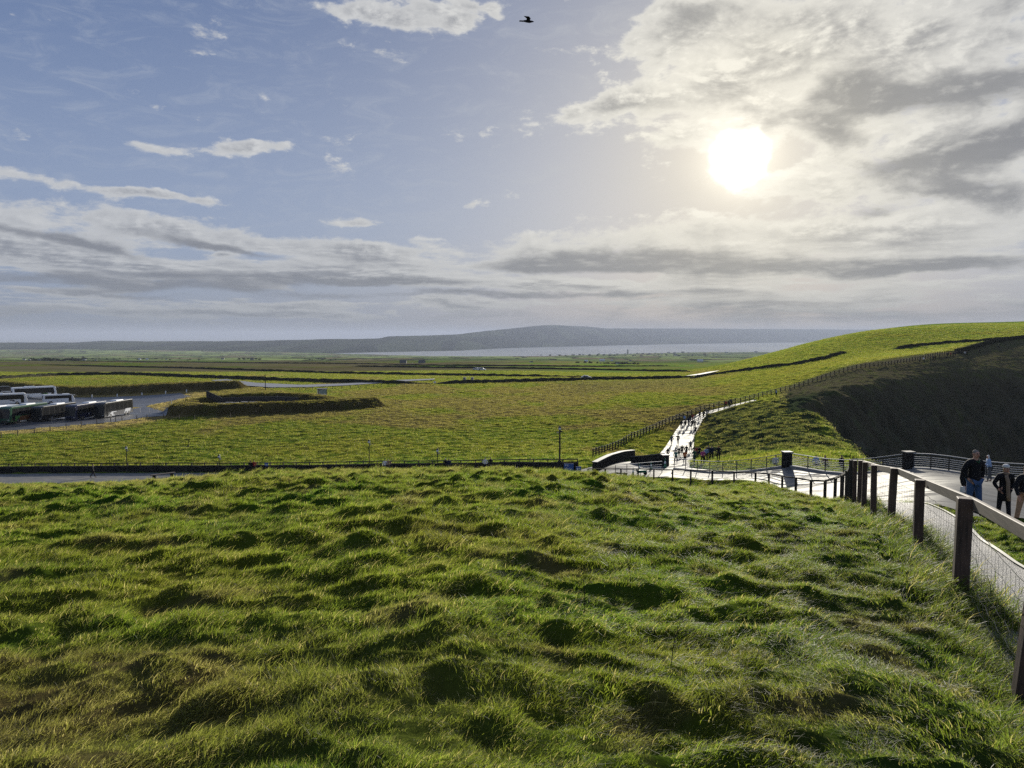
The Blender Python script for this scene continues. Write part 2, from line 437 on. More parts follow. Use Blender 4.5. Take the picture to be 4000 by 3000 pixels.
_w = np.linalg.solve(_A, np.r_[_P[:, 2], 0, 0, 0])
def base(x, y):
    x = np.asarray(x, float); y = np.asarray(y, float); sh = x.shape
    x = x.ravel(); y = y.ravel(); yc = np.maximum(y, .8)
    u = np.clip(x / yc, -1.5, 1.5) * SX; v = np.log(yc)
    out = np.empty_like(x)
    for i in range(0, len(x), 60000):
        s = slice(i, i + 60000)
        r2 = (u[s, None] - _U) ** 2 + (v[s, None] - _V) ** 2
        out[s] = _phi(r2) @ _w[:_n] + _w[_n] + _w[_n + 1] * u[s] + _w[_n + 2] * v[s]
    return (-1.6 - yc * out).reshape(sh)

def W(px, Y):
    """plan position of a pixel column at distance Y"""
    return ((px - 2000) / F * Y * 1.0, Y)
def seg_dist(x, y, poly, closed=False):
    d = np.full(np.shape(x), 1e9); n = len(poly)
    for i in range(n if closed else n - 1):
        ax, ay = poly[i]; bx, by = poly[(i + 1) % n]
        dx, dy = bx - ax, by - ay; t = np.clip(((x - ax) * dx + (y - ay) * dy) / (dx * dx + dy * dy + 1e-9), 0, 1)
        d = np.minimum(d, np.hypot(x - ax - t * dx, y - ay - t * dy))
    return d
def inside(x, y, poly):
    c = np.zeros(np.shape(x), bool); n = len(poly); j = n - 1
    for i in range(n):
        xi, yi = poly[i]; xj, yj = poly[j]
        c ^= ((yi > y) != (yj > y)) & (x < (xj - xi) * (y - yi) / (yj - yi + 1e-12) + xi)
        j = i
    return c
def sdist(x, y, poly):
    d = seg_dist(x, y, poly, True); return np.where(inside(x, y, poly), -d, d)

RAIL = [W(2640, 72), W(3082, 58), W(3560, 50), W(3860, 48), W(4000, 46.5), W(4500, 44)]
PLAZA = [W(3400, 23.2), W(3500, 22.5), W(3640, 22), W(3760, 20.4), W(3850, 18.6), W(4000, 17.6), W(4500, 16.5), W(4500, 44.5), W(4000, 47), W(3860, 48.5), W(3560, 50.8),
         W(3082, 59), W(2700, 72.5), W(2700, 88), W(2712, 103), W(2560, 105), W(2520, 97), W(2470, 92), W(2330, 84), W(2250, 80), W(2000, 84), W(1500, 88), W(1000, 91.5),
         W(500, 94), W(0, 95), W(-900, 95), W(-900, 84), W(0, 84), W(500, 83), W(1000, 80), W(1500, 77), W(2000, 74), W(2300, 71.5), W(2450, 69), W(2700, 64.5), W(2900, 58.5),
         W(3040, 54), W(3150, 47), W(3250, 39.5), W(3300, 35), W(3330, 30), W(3360, 26)]
UPPATH = [W(2560, 104), W(2712, 102), W(2718, 129), W(2750, 149), W(2785, 154.5), W(2880, 161.5), W(2960, 168), W(2950, 171), W(2875, 165.5), W(2740, 156), W(2672, 148), W(2644, 136), W(2604, 118)]
NEARPATH = [W(4060, 4.5), W(3845, 7.2), W(3662, 9.8), W(3530, 12.4), W(3478, 15.1), W(3440, 18.0), W(3435, 20.3), W(3480, 21.5), W(3620, 20.2), W(3712, 18.0), W(3850, 14.5), W(4000, 11.7), W(4200, 9.5), W(4700, 5.5)]
BOWL = [W(3352, 68), W(3300, 76), W(3225, 88), W(3150, 104), W(3105, 122), W(3100, 143), W(3200, 158), W(3398, 179), W(3600, 201), W(3768, 218), W(4100, 242), W(5200, 280), W(5200, 47), W(4500, 45.4),
        W(4000, 47.8), W(3860, 49.3), W(3560, 51.6), W(3400, 56)]
BANK_A = [W(-500, 262), W(0, 256), W(500, 252), W(800, 250), W(900, 252)]
RING = [W(1440, 188), W(1330, 182), W(1200, 177), W(1000, 172), W(850, 169), W(740, 171), W(700, 178), W(740, 188), W(840, 197), W(1000, 201), W(1150, 201), W(1230, 196), W(1290, 188)]
YARD = [W(-600, 250), W(0, 243), W(500, 240), W(700, 240), W(742, 226), W(640, 214), W(560, 206), W(620, 186), W(650, 176), W(640, 170), W(560, 168.5), W(440, 158), W(200, 149), W(0, 143), W(-600, 134),
        W(-600, 178), W(0, 188), W(300, 192), W(480, 197), W(560, 201.5), W(470, 207), W(300, 211), W(0, 209), W(-600, 200)]
ROAD = [W(930, 262), W(1060, 250), W(1200, 252), W(1350, 262), W(1560, 283), W(1690, 296), W(1700, 304), W(1560, 294), W(1350, 273), W(1180, 263), W(1000, 275), W(880, 300), W(820, 292)]
def _cap(x, y, line, h, w, top=.4):
    d = seg_dist(x, y, line); n = fbm(x / 3.0, y / 3.0, 5, 3) * .35
    return h * (1 - ss(d + n, w * top, w))
def soft(x, y, poly, w=.5): return 1 - ss(sdist(x, y, poly), 0, w)

def ground(x, y, fine=True):
    x = np.asarray(x, float); y = np.asarray(y, float)
    z = base(x, y)
    near = (y < 330)
    if near.any():
        zz = z[near] if z.ndim else z; xx = x[near]; yy = y[near]
        paved = np.maximum(soft(xx, yy, PLAZA, .6), np.maximum(soft(xx, yy, UPPATH, .8), soft(xx, yy, NEARPATH, .35)))
        paved = np.maximum(paved, np.maximum(soft(xx, yy, YARD, 1.0), soft(xx, yy, ROAD, 1.0)))
        hum = 1 - paved
        # banks round the coach park
        zz = zz + _cap(xx, yy, BANK_A, 2.5, 6.0, .35)
        r = _cap(xx, yy, RING, 2.3, 5.0, .25); zz = zz + r
        # the sea cliff bites into the land
        d = -sdist(xx, yy, BOWL); d = d + fbm(xx / 14., yy / 14., 3, 4) * 2.6 * ss(yy, 56, 80) * 1.0
        dd = np.maximum(d, 0)
        kn_ = 1 - ss(yy, 62, 90)
        drop = np.where(dd < 6, dd * dd * .09, 3.24 + (dd - 6) * 1.12) + kn_ * np.minimum(dd, 3.0) * 1.3
        drop = drop + ss(dd, 22, 26) * 6 + ss(dd, 40, 43) * 9
        drop = drop * (1 + .14 * fbm(xx / 9., yy / 30., 8, 4)) + ss(dd, 2, 9) * (fbm(xx / 5., yy / 5., 18, 5, .6) * 1.5)
        rightness = ss(xx / np.maximum(yy, 1), .33, .40)
        zz = zz - np.where(yy > 40, drop, 0)
        if fine:
            kf = 1 - ss(yy, 60, 80)
            # hummocky turf of the near slope
            wx = xx + fbm(xx / 2.1, yy / 2.1, 71, 2) * .35; wy = yy + fbm(xx / 1.7 + 5, yy / 1.7, 73, 2) * .3
            g1 = pn(wx / .74, wy / .44, 1); g2 = pn(wx / .33 + 4, wy / .24, 2); g3 = pn(xx / .21, yy / .16, 4)
            big = pn(xx / 5.5, yy / 3.2, 6)
            h = .115 * np.maximum(g1, -.25) + .055 * g2 + .03 * g3 + .07 * big
            ridge = np.maximum(0, 1 - np.abs(pn(wx / 2.1 + 9, wy / .95 + 3, 9)) * 3.2) ** 1.5
            h = h + .075 * ridge
            amp = .80 + .75 * ss(yy, 7, 18) - .1 * (1 - ss(yy, 2, 4))
            zz = zz + h * kf * hum * amp
            zz = zz - (.24 + .26 * ss(xx / np.maximum(yy, 1), .12, .3)) * ss(yy, 9, 19) * (1 - ss(yy, 60, 74)) * hum
            # rough sward of the valley and headland
            kr = ss(yy, 66, 90) * hum
            t1 = pn(xx / 2.2, yy / 1.6, 21); t2 = pn(xx / 1.0, yy / .8, 22)
            zz = zz + kr * (.24 * np.maximum(t1, -.2) + .12 * t2) * (1 - .5 * ss(yy, 160, 300))
            slope = ss(xx / np.maximum(yy, 1), .20, .27) * (1 - ss(xx / np.maximum(yy, 1), .5, .7)) * ss(yy, 80, 95) * (1 - ss(yy, 160, 185)) * hum
            # wind-combed tussocks spilling towards the cliff
            q = (xx * .8 + yy * .6); p = (-xx * .6 + yy * .8)
            zz = zz + slope * (.55 * np.maximum(0, fbm(q / 7., p / 2.4, 31, 3)) + .25 * pn(q / 2.6, p / 1.1, 33))
            # lumps of turf along the edge of the paving
            e = np.abs(sdist(xx, yy, PLAZA)); k = (1 - ss(e, .4, 3.0)) * hum * (yy < 66) * ss(yy, 24, 30)
            zz = zz + k * .5 * np.maximum(0, pn(xx / 2.6, yy / 2.6, 41) + .15)
        zz = zz - .07 * paved
        if z.ndim: z[near] = zz
        else: z = zz
    farm = (y >= 330)
    if z.ndim and farm.any():
        xx = x[farm]; yy = y[farm]
        z[farm] += fbm(xx / 160., yy / 160., 51, 3) * np.clip(yy / 1000, 0, 1.5) * 1.6
    return z
def gz(x, y, fine=False): return float(ground(np.array([x]), np.array([y]), fine)[0])
_hc = {}
def hit(px, py, y0=60.0, y1=6000.0, drop=0.0):
    """first point beyond y0 where the sight line of a pixel meets the land"""
    ys = np.exp(np.linspace(math.log(y0), math.log(y1), 900)); d = pix(px, py, 1.0)
    g = ground(d.x * ys, ys, False); below = d.z * ys <= g
    i = int(np.argmax(below)) if below.any() else len(ys) - 1
    Y = ys[i]
    if i > 0 and below.any():
        a = d.z * ys[i - 1] - g[i - 1]; b = d.z * ys[i] - g[i]
        Y = ys[i - 1] + (ys[i] - ys[i - 1]) * (a / (a - b + 1e-9))
    return Vector((d.x * Y, Y, gz(d.x * Y, Y)))

# ------------------------------------------------------------------ turf and field colours (what grows there, with some shade put into the slopes by the cliff)
GREEN = np.array((.040, .090, .010)); YEL = np.array((.110, .112, .016)); BROWN = np.array((.075, .060, .022)); TAN = np.array((.19, .145, .065)); DARKG = np.array((.030, .058, .014)); HEATH = np.array((.050, .042, .024)); EARTH = np.array((.072, .074, .058))
def mix3(a, b, t): return a * (1 - t[..., None]) + b * t[..., None]
def turf_colour(x, y):
    x = np.asarray(x, float); y = np.asarray(y, float); u = x / np.maximum(y, 1) * F + 2000
    c = np.broadcast_to(GREEN, x.shape + (3,)).copy()
    n1 = fbm(x / 18., y / 18., 61, 4); n2 = fbm(x / 2.2, y / 2.2, 62, 4); n3 = fbm(x / 60., y / 40., 63, 3)
    c = mix3(c, YEL, np.clip(.44 + n1 * .5 + n2 * .6, 0, 1) * .85)
    nearb = (1 - ss(y, 2.8, 6.5)) * (1 - ss(x + n2 * .5, -1.8, .6))
    c = mix3(c, TAN * .6, np.clip(nearb * (.6 + n2 * .8), 0, .9))
    c = mix3(c, BROWN, np.clip(ss(n2, .3, .8) * .5, 0, 1) * (y < 70))
    crest = ss(y, 13, 26) * (1 - ss(y, 60, 75)) * (1 - ss(u, 1500, 2600))
    c = mix3(c, TAN, np.clip(crest * (.35 + n2 * .6), 0, .8))
    rg = (1 - ss(y, 8, 16)) * ss(u, 2600, 3500); c = mix3(c, DARKG, rg * .65)
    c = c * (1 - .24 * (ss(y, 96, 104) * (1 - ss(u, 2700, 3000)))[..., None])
    vy = ss(y, 96, 104) * (1 - ss(y, 330, 400)); c = mix3(c, YEL, vy * .25)
    c = mix3(c, TAN * .62, np.clip(ss(fbm(x / 1.1 + 3, y / .8, 77, 4), .30, .75) * .65, 0, 1) * (y < 70))
    # valley: brown patches
    v = ss(y, 96, 104) * (1 - ss(y, 330, 420))
    pb = ss(fbm(x / 26., y / 34., 66, 4) + .75 * ss(y, 125, 180) * (1 - ss(y, 235, 290)) - .28, .0, .55)
    c = mix3(c, BROWN * 1.15, np.clip(v * pb * 1.1, 0, .92) * (1 - ss(u, 2750, 3000)))
    c = mix3(c, HEATH, np.clip(v * ss(y, 215, 245) * ss(u, 2050, 2350) * (1 - ss(u, 2650, 2850)) * (.9 + n2 * .4), 0, .9) * (1 - ss(y, 280, 300)))
    # dry verge beside the coaches
    e = sdist(x, y, YARD); c = mix3(c, TAN, np.clip((1 - ss(e + n2 * .8, 7, 10)) * (e > -2) * (u < 800) * (y > 120), 0, .9))
    rb = 1 - ss(seg_dist(x, y, RING), 4.5, 6.5); rb = np.maximum(rb, 1 - ss(seg_dist(x, y, BANK_A), 5.0, 7.5)) * (y > 150)
    c = mix3(c, BROWN * .55, np.clip(rb * (.85 + n2 * .3), 0, .95))
    # headland and the cliff
    hd = ss(u, 2750, 3000) * ss(y, 150, 190); c = mix3(c, YEL * .95, hd * np.clip(.5 * (1 - ss(y, 255, 290)) + n1 * .3, 0, 1))
    dcl = -sdist(x, y, BOWL) + fbm(x / 14., y / 14., 3, 4) * 2.6
    cl = ss(dcl, 1.0, 7.0) * (y > 60); c = mix3(c, EARTH * .7, np.clip(cl * (.75 + n2 * .35 + n1 * .3), 0, 1))
    c = mix3(c, np.array((.034, .055, .032)), np.clip(ss(dcl, 3, 12) * ss(fbm(x / 12., y / 12., 69, 4), -.1, .5), 0, .8) * (y > 60)); c = mix3(c, np.array((.125, .12, .10)), np.clip(ss(dcl, 5, 14) * ss(fbm(x / 20., dcl / 1.6, 70, 4), .25, .6), 0, .6) * (y > 60))
    kr_ = 26 * ss(u, 3650, 3850); ap = ss(dcl + kr_, -24, -14) * (y > 130) * (u > 3050); c = mix3(c, np.array((.052, .046, .030)), np.clip(ap * (.9 + n2 * .4), 0, .95))  # brown slope above the cliff, with the shade behind its bank put into the colour
    sl = ss(u, 2720, 2800) * (1 - ss(u, 3250, 3400)) * ss(y, 80, 90) * (1 - ss(y, 150, 165)) * (dcl < 2); c = mix3(c, np.array((.022, .031, .015)), np.clip(sl * .92 + 0 * n1, 0, 1))  # grey-green bank right of the path, tinted darker to subdue its sunlit look
    # far country: moor and pasture
    f = ss(y, 385, 430) * (1 - ss(y, 1000, 1400)); mo = ss(fbm(x / 300. + 2, y / 110., 91, 3) + .45, 0, .35) * (1 - ss(u, 1700, 2500) * .8)
    c = mix3(c, HEATH * 1.3, np.clip(f * mo, 0, .92))
    c = mix3(c, BROWN * 1.1, np.clip(ss(y, 420, 600) * ss(fbm(x / 90., y / 60., 92, 3), .0, .5) * .6, 0, .7))
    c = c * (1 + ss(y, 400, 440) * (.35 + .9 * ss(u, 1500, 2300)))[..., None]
    return c

def polar(name, us, ys, mat, fine=True, zoff=0.0, smooth=True):
    U, Yv = np.meshgrid(us, ys); X = U * Yv
    Z = ground(X, Yv, fine) + zoff
    V = np.stack([X, Yv, Z], -1).reshape(-1, 3); nu, ny = len(us), len(ys)
    i = np.arange((ny - 1) * (nu - 1)); r = i // (nu - 1); c = i % (nu - 1); a = r * nu + c
    Fc = np.stack([a, a + 1, a + nu + 1, a + nu], 1)
    me = bpy.data.meshes.new(name); me.vertices.add(len(V)); me.vertices.foreach_set('co', V.ravel())
    me.loops.add(Fc.size); me.loops.foreach_set('vertex_index', Fc.ravel().astype(np.int32))
    me.polygons.add(len(Fc)); me.polygons.foreach_set('loop_start', (np.arange(len(Fc)) * 4).astype(np.int32))
    me.update(calc_edges=True)
    if smooth: me.shade_smooth()
    at = me.color_attributes.new('turf', 'FLOAT_COLOR', 'POINT')
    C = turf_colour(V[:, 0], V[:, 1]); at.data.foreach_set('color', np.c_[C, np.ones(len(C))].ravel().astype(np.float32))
    me.materials.append(mat)
    return link(bpy.data.objects.new(name, me))

# ground materials
def mat_ground(name, s1, s2, sheen=.0, bstr=.8, bdist=.1, gain=1.0, far=False):
    m, nt, out = mat_new(name); co = geoco()
    at = nt.nodes.new('ShaderNodeAttribute'); at.attribute_name = 'turf'
    a = noise(co, s1, 5, .65); b = noise(co, s2, 6, .7)
    col = scalec(at.outputs['Color'], (a * .7 + b * 1.0 + .15) * gain)
    tint = mixc(sstep(b, .5, .75) * .35, col, scalec(at.outputs['Color'], 1.6 * gain))
    if far:
        mp = nt.nodes.new('ShaderNodeMapping'); nt.links.new(co, mp.inputs[0]); mp.inputs['Scale'].default_value = (.0075, .0028, 0); mp.inputs['Rotation'].default_value = (0, 0, .22)
        v = nt.nodes.new('ShaderNodeTexVoronoi'); v.inputs['Scale'].default_value = 1.0; v.inputs['Randomness'].default_value = .75; nt.links.new(mp.outputs[0], v.inputs['Vector'])
        v2 = nt.nodes.new('ShaderNodeTexVoronoi'); v2.feature = 'DISTANCE_TO_EDGE'; v2.inputs['Scale'].default_value = 1.0; v2.inputs['Randomness'].default_value = .75; nt.links.new(mp.outputs[0], v2.inputs['Vector'])
        sv = nt.nodes.new('ShaderNodeSeparateColor'); nt.links.new(v.outputs['Color'], sv.inputs[0])
        fld = mixc(sstep(S(sv.outputs[0]), .15, .85), (.075, .105, .040), (.19, .235, .085))
        fld = mixc(sstep(S(sv.outputs[1]), .72, .82), fld, (.14, .12, .07))
        fld = mixc(sstep(S(v2.outputs['Distance']), .055, .03), fld, (.035, .042, .028))
        sp = nt.nodes.new('ShaderNodeSeparateXYZ'); nt.links.new(co, sp.inputs[0])
        col = mixc(sstep(S(sp.outputs[1]), 1050, 1350), tint, fld)
        tint = scalec(col, a * .5 + .75)
    bs = bsdf(nt, None, tint, 1.0, 0.0, bump=a * .5 + b, bstr=bstr, bdist=bdist)
    bs.inputs['Sheen Weight'].default_value = sheen; bs.inputs['Sheen Roughness'].default_value = .5
    nt.links.new(scalec(tint, 3.5), bs.inputs['Sheen Tint'])
    if far:
        tint = scalec(tint, 1.5)
        df = nt.nodes.new('ShaderNodeBsdfDiffuse'); nt.links.new(tint, df.inputs[0]); nt.links.new(df.outputs[0], out.inputs[0])
    else: nt.links.new(bs.outputs[0], out.inputs[0])
    return m
M['hill_ground'] = mat_ground('turf_ground', 3.0, 22.0, 0, .8, .05, .85)
M['field_ground'] = mat_ground('valley_turf', .35, 1.6, .5, 1.0, .5, 1.0)
M['far_ground'] = mat_ground('far_fields', .006, .05, .0, .5, 2.0, 1.0, True)

near_hill = polar('grass_hill', np.linspace(-.95, .95, 820), np.exp(np.linspace(math.log(1.3), math.log(84), 800)), M['hill_ground'])
tag(near_hill, kind='structure')
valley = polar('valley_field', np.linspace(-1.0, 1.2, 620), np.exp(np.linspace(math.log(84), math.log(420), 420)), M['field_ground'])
tag(valley, kind='structure')
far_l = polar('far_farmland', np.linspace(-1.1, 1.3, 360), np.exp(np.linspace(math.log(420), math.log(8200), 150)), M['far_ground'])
tag(far_l, kind='structure')
# ground at and behind the viewer
vs_ = [(-14, -14, -1.2), (14, -14, -2.2), (14, 1.3, gz(1.95, 1.3) - 1.0), (-14, 1.3, gz(-1.95, 1.3) - .3)]
bk = mesh_obj('ground', [(-30, -40, -1.0), (30, -40, -3.0), (30, 1.0, -4.6), (1.3, 1.45, gz(1.2, 1.4) - .05), (-1.3, 1.45, gz(-1.2, 1.4) - .05), (-30, 1.0, -2.9)], [(0, 1, 2, 3, 4, 5)], M['hill_ground']); tag(bk, kind='structure')
at_ = bk.data.color_attributes.new('turf', 'FLOAT_COLOR', 'POINT'); at_.data.foreach_set('color', [.05, .08, .015, 1] * 6)

# far shore and hills
def interp(x, xs, ys_): return np.interp(x, xs, ys_)
def far_hills():
    us = np.linspace(-1.0, 1.0, 520); k = np.linspace(0, 1, 60)
    pxs = us * F + 2000
    coast = interp(pxs, [-800, 1000, 1300, 1400, 1800, 1950, 2400, 3000, 3200, 4800], [5200, 5400, 5500, 5700, 6500, 7600, 9800, 13600, 15000, 16500])
    sky_ = interp(pxs, [-800, 0, 300, 400, 600, 850, 1000, 1200, 1400, 1480, 1520, 1700, 1800, 1900, 2000, 2080, 2150, 2300, 2360, 2700, 3000, 3300, 4800],
                  [1342, 1338, 1338, 1332, 1334, 1333, 1331, 1327, 1323, 1322, 1314, 1310, 1305, 1292, 1283, 1274, 1270, 1276, 1283, 1283, 1285, 1287, 1290])
    U, Kk = np.meshgrid(us, k); PX = U * F + 2000
    Yr = coast * (1.25 + .12 * np.sin(us * 9)) + 1500
    Y = coast + (Yr - coast) * Kk * 1.25
    top = -(sky_ - HOR) / F * Yr
    prof = ss(Kk, 0, .8) * .65 + .35 * Kk / .8
    prof = np.minimum(prof, 1.0) - ss(Kk, .82, 1) * .5
    X = U * Y
    Z = -142 + (top + 142) * prof
    Z = Z + fbm(X / 900., Y / 900., 81, 4) * 14 * ss(Kk, 0, .35) * (1 - ss(Kk, .6, .8)) + fbm(X / 380., Y / 2000., 83, 3) * 4 * ss(Kk, .3, .8)
    V = np.stack([X, Y, Z], -1).reshape(-1, 3); nu, ny = len(us), len(k)
    i = np.arange((ny - 1) * (nu - 1)); r = i // (nu - 1); c = i % (nu - 1); a = r * nu + c
    Fc = np.stack([a, a + 1, a + nu + 1, a + nu], 1).tolist()
    m, nt, out = mat_new('distant_hills'); co = geoco()
    mp = nt.nodes.new('ShaderNodeMapping'); nt.links.new(co, mp.inputs[0]); mp.inputs['Scale'].default_value = (.0045, .0009, 0)
    v = nt.nodes.new('ShaderNodeTexVoronoi'); v.inputs['Scale'].default_value = 1.0; nt.links.new(mp.outputs[0], v.inputs['Vector'])
    sv = nt.nodes.new('ShaderNodeSeparateColor'); nt.links.new(v.outputs['Color'], sv.inputs[0])
    col = mixc(sstep(S(sv.outputs[0]), .3, .95), (.018, .026, .026), (.060, .076, .050))
    n = noise(co, .002, 5, .6)
    col = mixc(sstep(n, .45, .7) * .7, col, (.020, .022, .020))
    bsdf(nt, out, col, 1.0, .0)
    o = mesh_obj('hills', V, Fc, m, None, True); tag(o, kind='structure')
far_hills()

# the sea
m, nt, out = mat_new('sea_water'); co = geoco()
mp = nt.nodes.new('ShaderNodeMapping'); nt.links.new(co, mp.inputs[0]); mp.inputs['Scale'].default_value = (1, .35, 1)
n = noise(mp.outputs[0], .02, 6, .65)
pt = noise(mp.outputs[0], .0012, 4, .6)
df = nt.nodes.new('ShaderNodeBsdfDiffuse'); nt.links.new(mixc(sstep(pt, .35, .65), (.42, .44, .46), (.55, .57, .58)), df.inputs[0])
gl = nt.nodes.new('ShaderNodeBsdfGlossy'); gl.distribution = 'BECKMANN'; gl.inputs['Roughness'].default_value = .16
bn = nt.nodes.new('ShaderNodeBump'); bn.inputs['Strength'].default_value = .04; bn.inputs['Distance'].default_value = 1.0; nt.links.new(n.v, bn.inputs['Height']); nt.links.new(bn.outputs[0], gl.inputs['Normal'])
ms = nt.nodes.new('ShaderNodeMixShader'); ms.inputs[0].default_value = .45; nt.links.new(df.outputs[0], ms.inputs[1]); nt.links.new(gl.outputs[0], ms.inputs[2]); nt.links.new(ms.outputs[0], out.inputs[0])
M['sea'] = m
sea = mesh_obj('sea', [(-30000, 45, -140), (30000, 45, -140), (30000, 42000, -140), (-30000, 42000, -140)], [(0, 1, 2, 3)], M['sea']); tag(sea, kind='structure')

# haze in the air
m, nt, out = mat_new('haze_air'); v = nt.nodes.new('ShaderNodeVolumePrincipled')
v.inputs['Color'].default_value = (.43, .48, .60, 1); v.inputs['Density'].default_value = 6.5e-5; v.inputs['Anisotropy'].default_value = .1
nt.links.new(v.outputs[0], out.inputs['Volume'])
b = MB().box((0, 21000 - 100, 28), (62000, 42200, 344)); o = b.build('haze', m); tag(o, kind='stuff')

# ------------------------------------------------------------------ paved and metalled surfaces
def sheet(name, poly, mat, step=.5, zoff=.04, warp=0.0, kind='structure', smooth=True):
    xs = [p[0] for p in poly]; ys = [p[1] for p in poly]
    nx = max(2, int((max(xs) - min(xs)) / step)); ny = max(2, int((max(ys) - min(ys)) / step))
    gx = np.linspace(min(xs) - step, max(xs) + step, nx); gy = np.linspace(min(ys) - step, max(ys) + step, ny)
    X, Y = np.meshgrid(gx, gy); sd = sdist(X, Y, poly)
    # pull the rim cells on to the outline
    eps = .01; gxn = (sdist(X + eps, Y, poly) - sd) / eps; gyn = (sdist(X, Y + eps, poly) - sd) / eps
    mv = (sd > 0) & (sd < step * 1.5); X = np.where(mv, X - gxn * sd, X); Y = np.where(mv, Y - gyn * sd, Y)
    keep = sd < step * 1.5
    Z = ground(X, Y, False) + .07 * 0 + zoff
    idx = -np.ones(X.shape, int); idx[keep] = np.arange(keep.sum())
    V = np.stack([X[keep], Y[keep], Z[keep]], -1)
    q = np.stack([idx[:-1, :-1], idx[:-1, 1:], idx[1:, 1:], idx[1:, :-1]], -1).reshape(-1, 4); q = q[(q >= 0).all(1)]
    o = mesh_obj(name, V, q.tolist(), mat, None, smooth); tag(o, kind=kind); return o

m, nt, out = mat_new('wet_flagstones'); co = geoco()
br = nt.nodes.new('ShaderNodeTexBrick'); br.inputs['Scale'].default_value = 1.0; br.inputs['Mortar Size'].default_value = .012
br.inputs['Brick Width'].default_value = .9; br.inputs['Row Height'].default_value = .6; nt.links.new(co, br.inputs['Vector'])
br.inputs['Color1'].default_value = (.13, .125, .115, 1); br.inputs['Color2'].default_value = (.20, .19, .175, 1); br.inputs['Mortar'].default_value = (.05, .05, .045, 1)
mp = nt.nodes.new('ShaderNodeMapping'); nt.links.new(co, mp.inputs[0]); mp.inputs['Scale'].default_value = (.35, 1.0, 1)
n = noise(mp.outputs[0], .9, 5, .6, .6); n2 = noise(co, 9, 5, .65)
wet = sstep(n, .40, .56)
jt = S(br.outputs['Fac'])
col = scalec(br.outputs['Color'], 1.1 - wet * .45)
df = nt.nodes.new('ShaderNodeBsdfDiffuse'); nt.links.new(col, df.inputs[0])
gl = nt.nodes.new('ShaderNodeBsdfGlossy'); gl.inputs['Color'].default_value = (.95, .95, .92, 1); nt.links.new((.62 - wet * .22 + (n2 - .5) * .2).v, gl.inputs['Roughness'])
bn = nt.nodes.new('ShaderNodeBump'); bn.inputs['Strength'].default_value = .3; bn.inputs['Distance'].default_value = .02; nt.links.new((n2 * .4 + noise(co, 2.5, 4) * .7).v, bn.inputs['Height']); nt.links.new(bn.outputs[0], gl.inputs['Normal'])
ms = nt.nodes.new('ShaderNodeMixShader'); nt.links.new((wet * .15 + .045 - jt * .04).v, ms.inputs[0]); nt.links.new(df.outputs[0], ms.inputs[1]); nt.links.new(gl.outputs[0], ms.inputs[2]); nt.links.new(ms.outputs[0], out.inputs[0])
M['plaza'] = m
m, nt, out = mat_new('gritty_path'); co = geoco()
n = noise(co, 42, 4, .8); n2 = noise(co, 3, 4); v = nt.nodes.new('ShaderNodeTexVoronoi'); v.inputs['Scale'].default_value = 70; nt.links.new(co, v.inputs['Vector'])
bsdf(nt, out, mixc(sstep(n, .40, .62), (.055, .054, .050), mixc(n2, (.22, .215, .20), (.32, .31, .29))), .5 - (n2 - .5) * .3, .5, bump=S(v.outputs['Distance']), bstr=.9, bdist=.016)
M['path'] = m
m, nt, out = mat_new('wet_asphalt'); co = geoco()
mp = nt.nodes.new('ShaderNodeMapping'); nt.links.new(co, mp.inputs[0]); mp.inputs['Scale'].default_value = (.2, 1.0, 1)
n = noise(mp.outputs[0], .5, 5, .6); n2 = noise(co, 25, 4)
bsdf(nt, out, mixc(n, (.05, .052, .058), (.10, .10, .105)), .50 - sstep(n, .4, .65) * .2, .5, bump=n2, bstr=.3, bdist=.01)
M['asphalt'] = m
M['tar_road'] = simple('pale_road', (.26, .255, .25), .42, 0, .2, .3)
M['edge_line'] = simple('pale_edge_line', (.55, .52, .42), .6, 0, .15, 6)
M['verge'] = mat_ground('verge_turf', 3.0, 14.0, .3, .8, .05, .9)

sheet('plaza', PLAZA, M['plaza'], .55, .03)
sheet('cliff_path', UPPATH, M['plaza'], .6, .05)
sheet('path', NEARPATH, M['path'], .16, .02)
YARD_O = sheet('coach_park', YARD, M['asphalt'], 1.2, .12)
sheet('road', ROAD, M['tar_road'], 1.2, .35)
def ribbon(name, pts, w, mat, zoff=.03, n=60, kind='structure'):
    P = np.array(pts); t = np.linspace(0, len(P) - 1, n); x = np.interp(t, range(len(P)), P[:, 0]); y = np.interp(t, range(len(P)), P[:, 1])
    dx = np.gradient(x); dy = np.gradient(y); L = np.hypot(dx, dy); nx, ny = -dy / L, dx / L
    V = []; 
    for s_ in (-1, 1):
        xx = x + nx * w / 2 * s_; yy = y + ny * w / 2 * s_; zz = ground(xx, yy, False) + zoff; V += list(zip(xx, yy, zz))
    return tag(mesh_obj(name, V, [(i, i + 1, n + i + 1, n + i) for i in range(n - 1)], mat), kind=kind)
ribbon('edge_line', [W(4225, 9.3), W(4000, 11.65), W(3850, 14.45), W(3712, 17.95), W(3622, 20.15)], .07, M['edge_line'], .05)
ribbon('far_road', [W(2700, 305), W(2740, 315), W(2790, 330)], 5.0, M['tar_road'], .6)
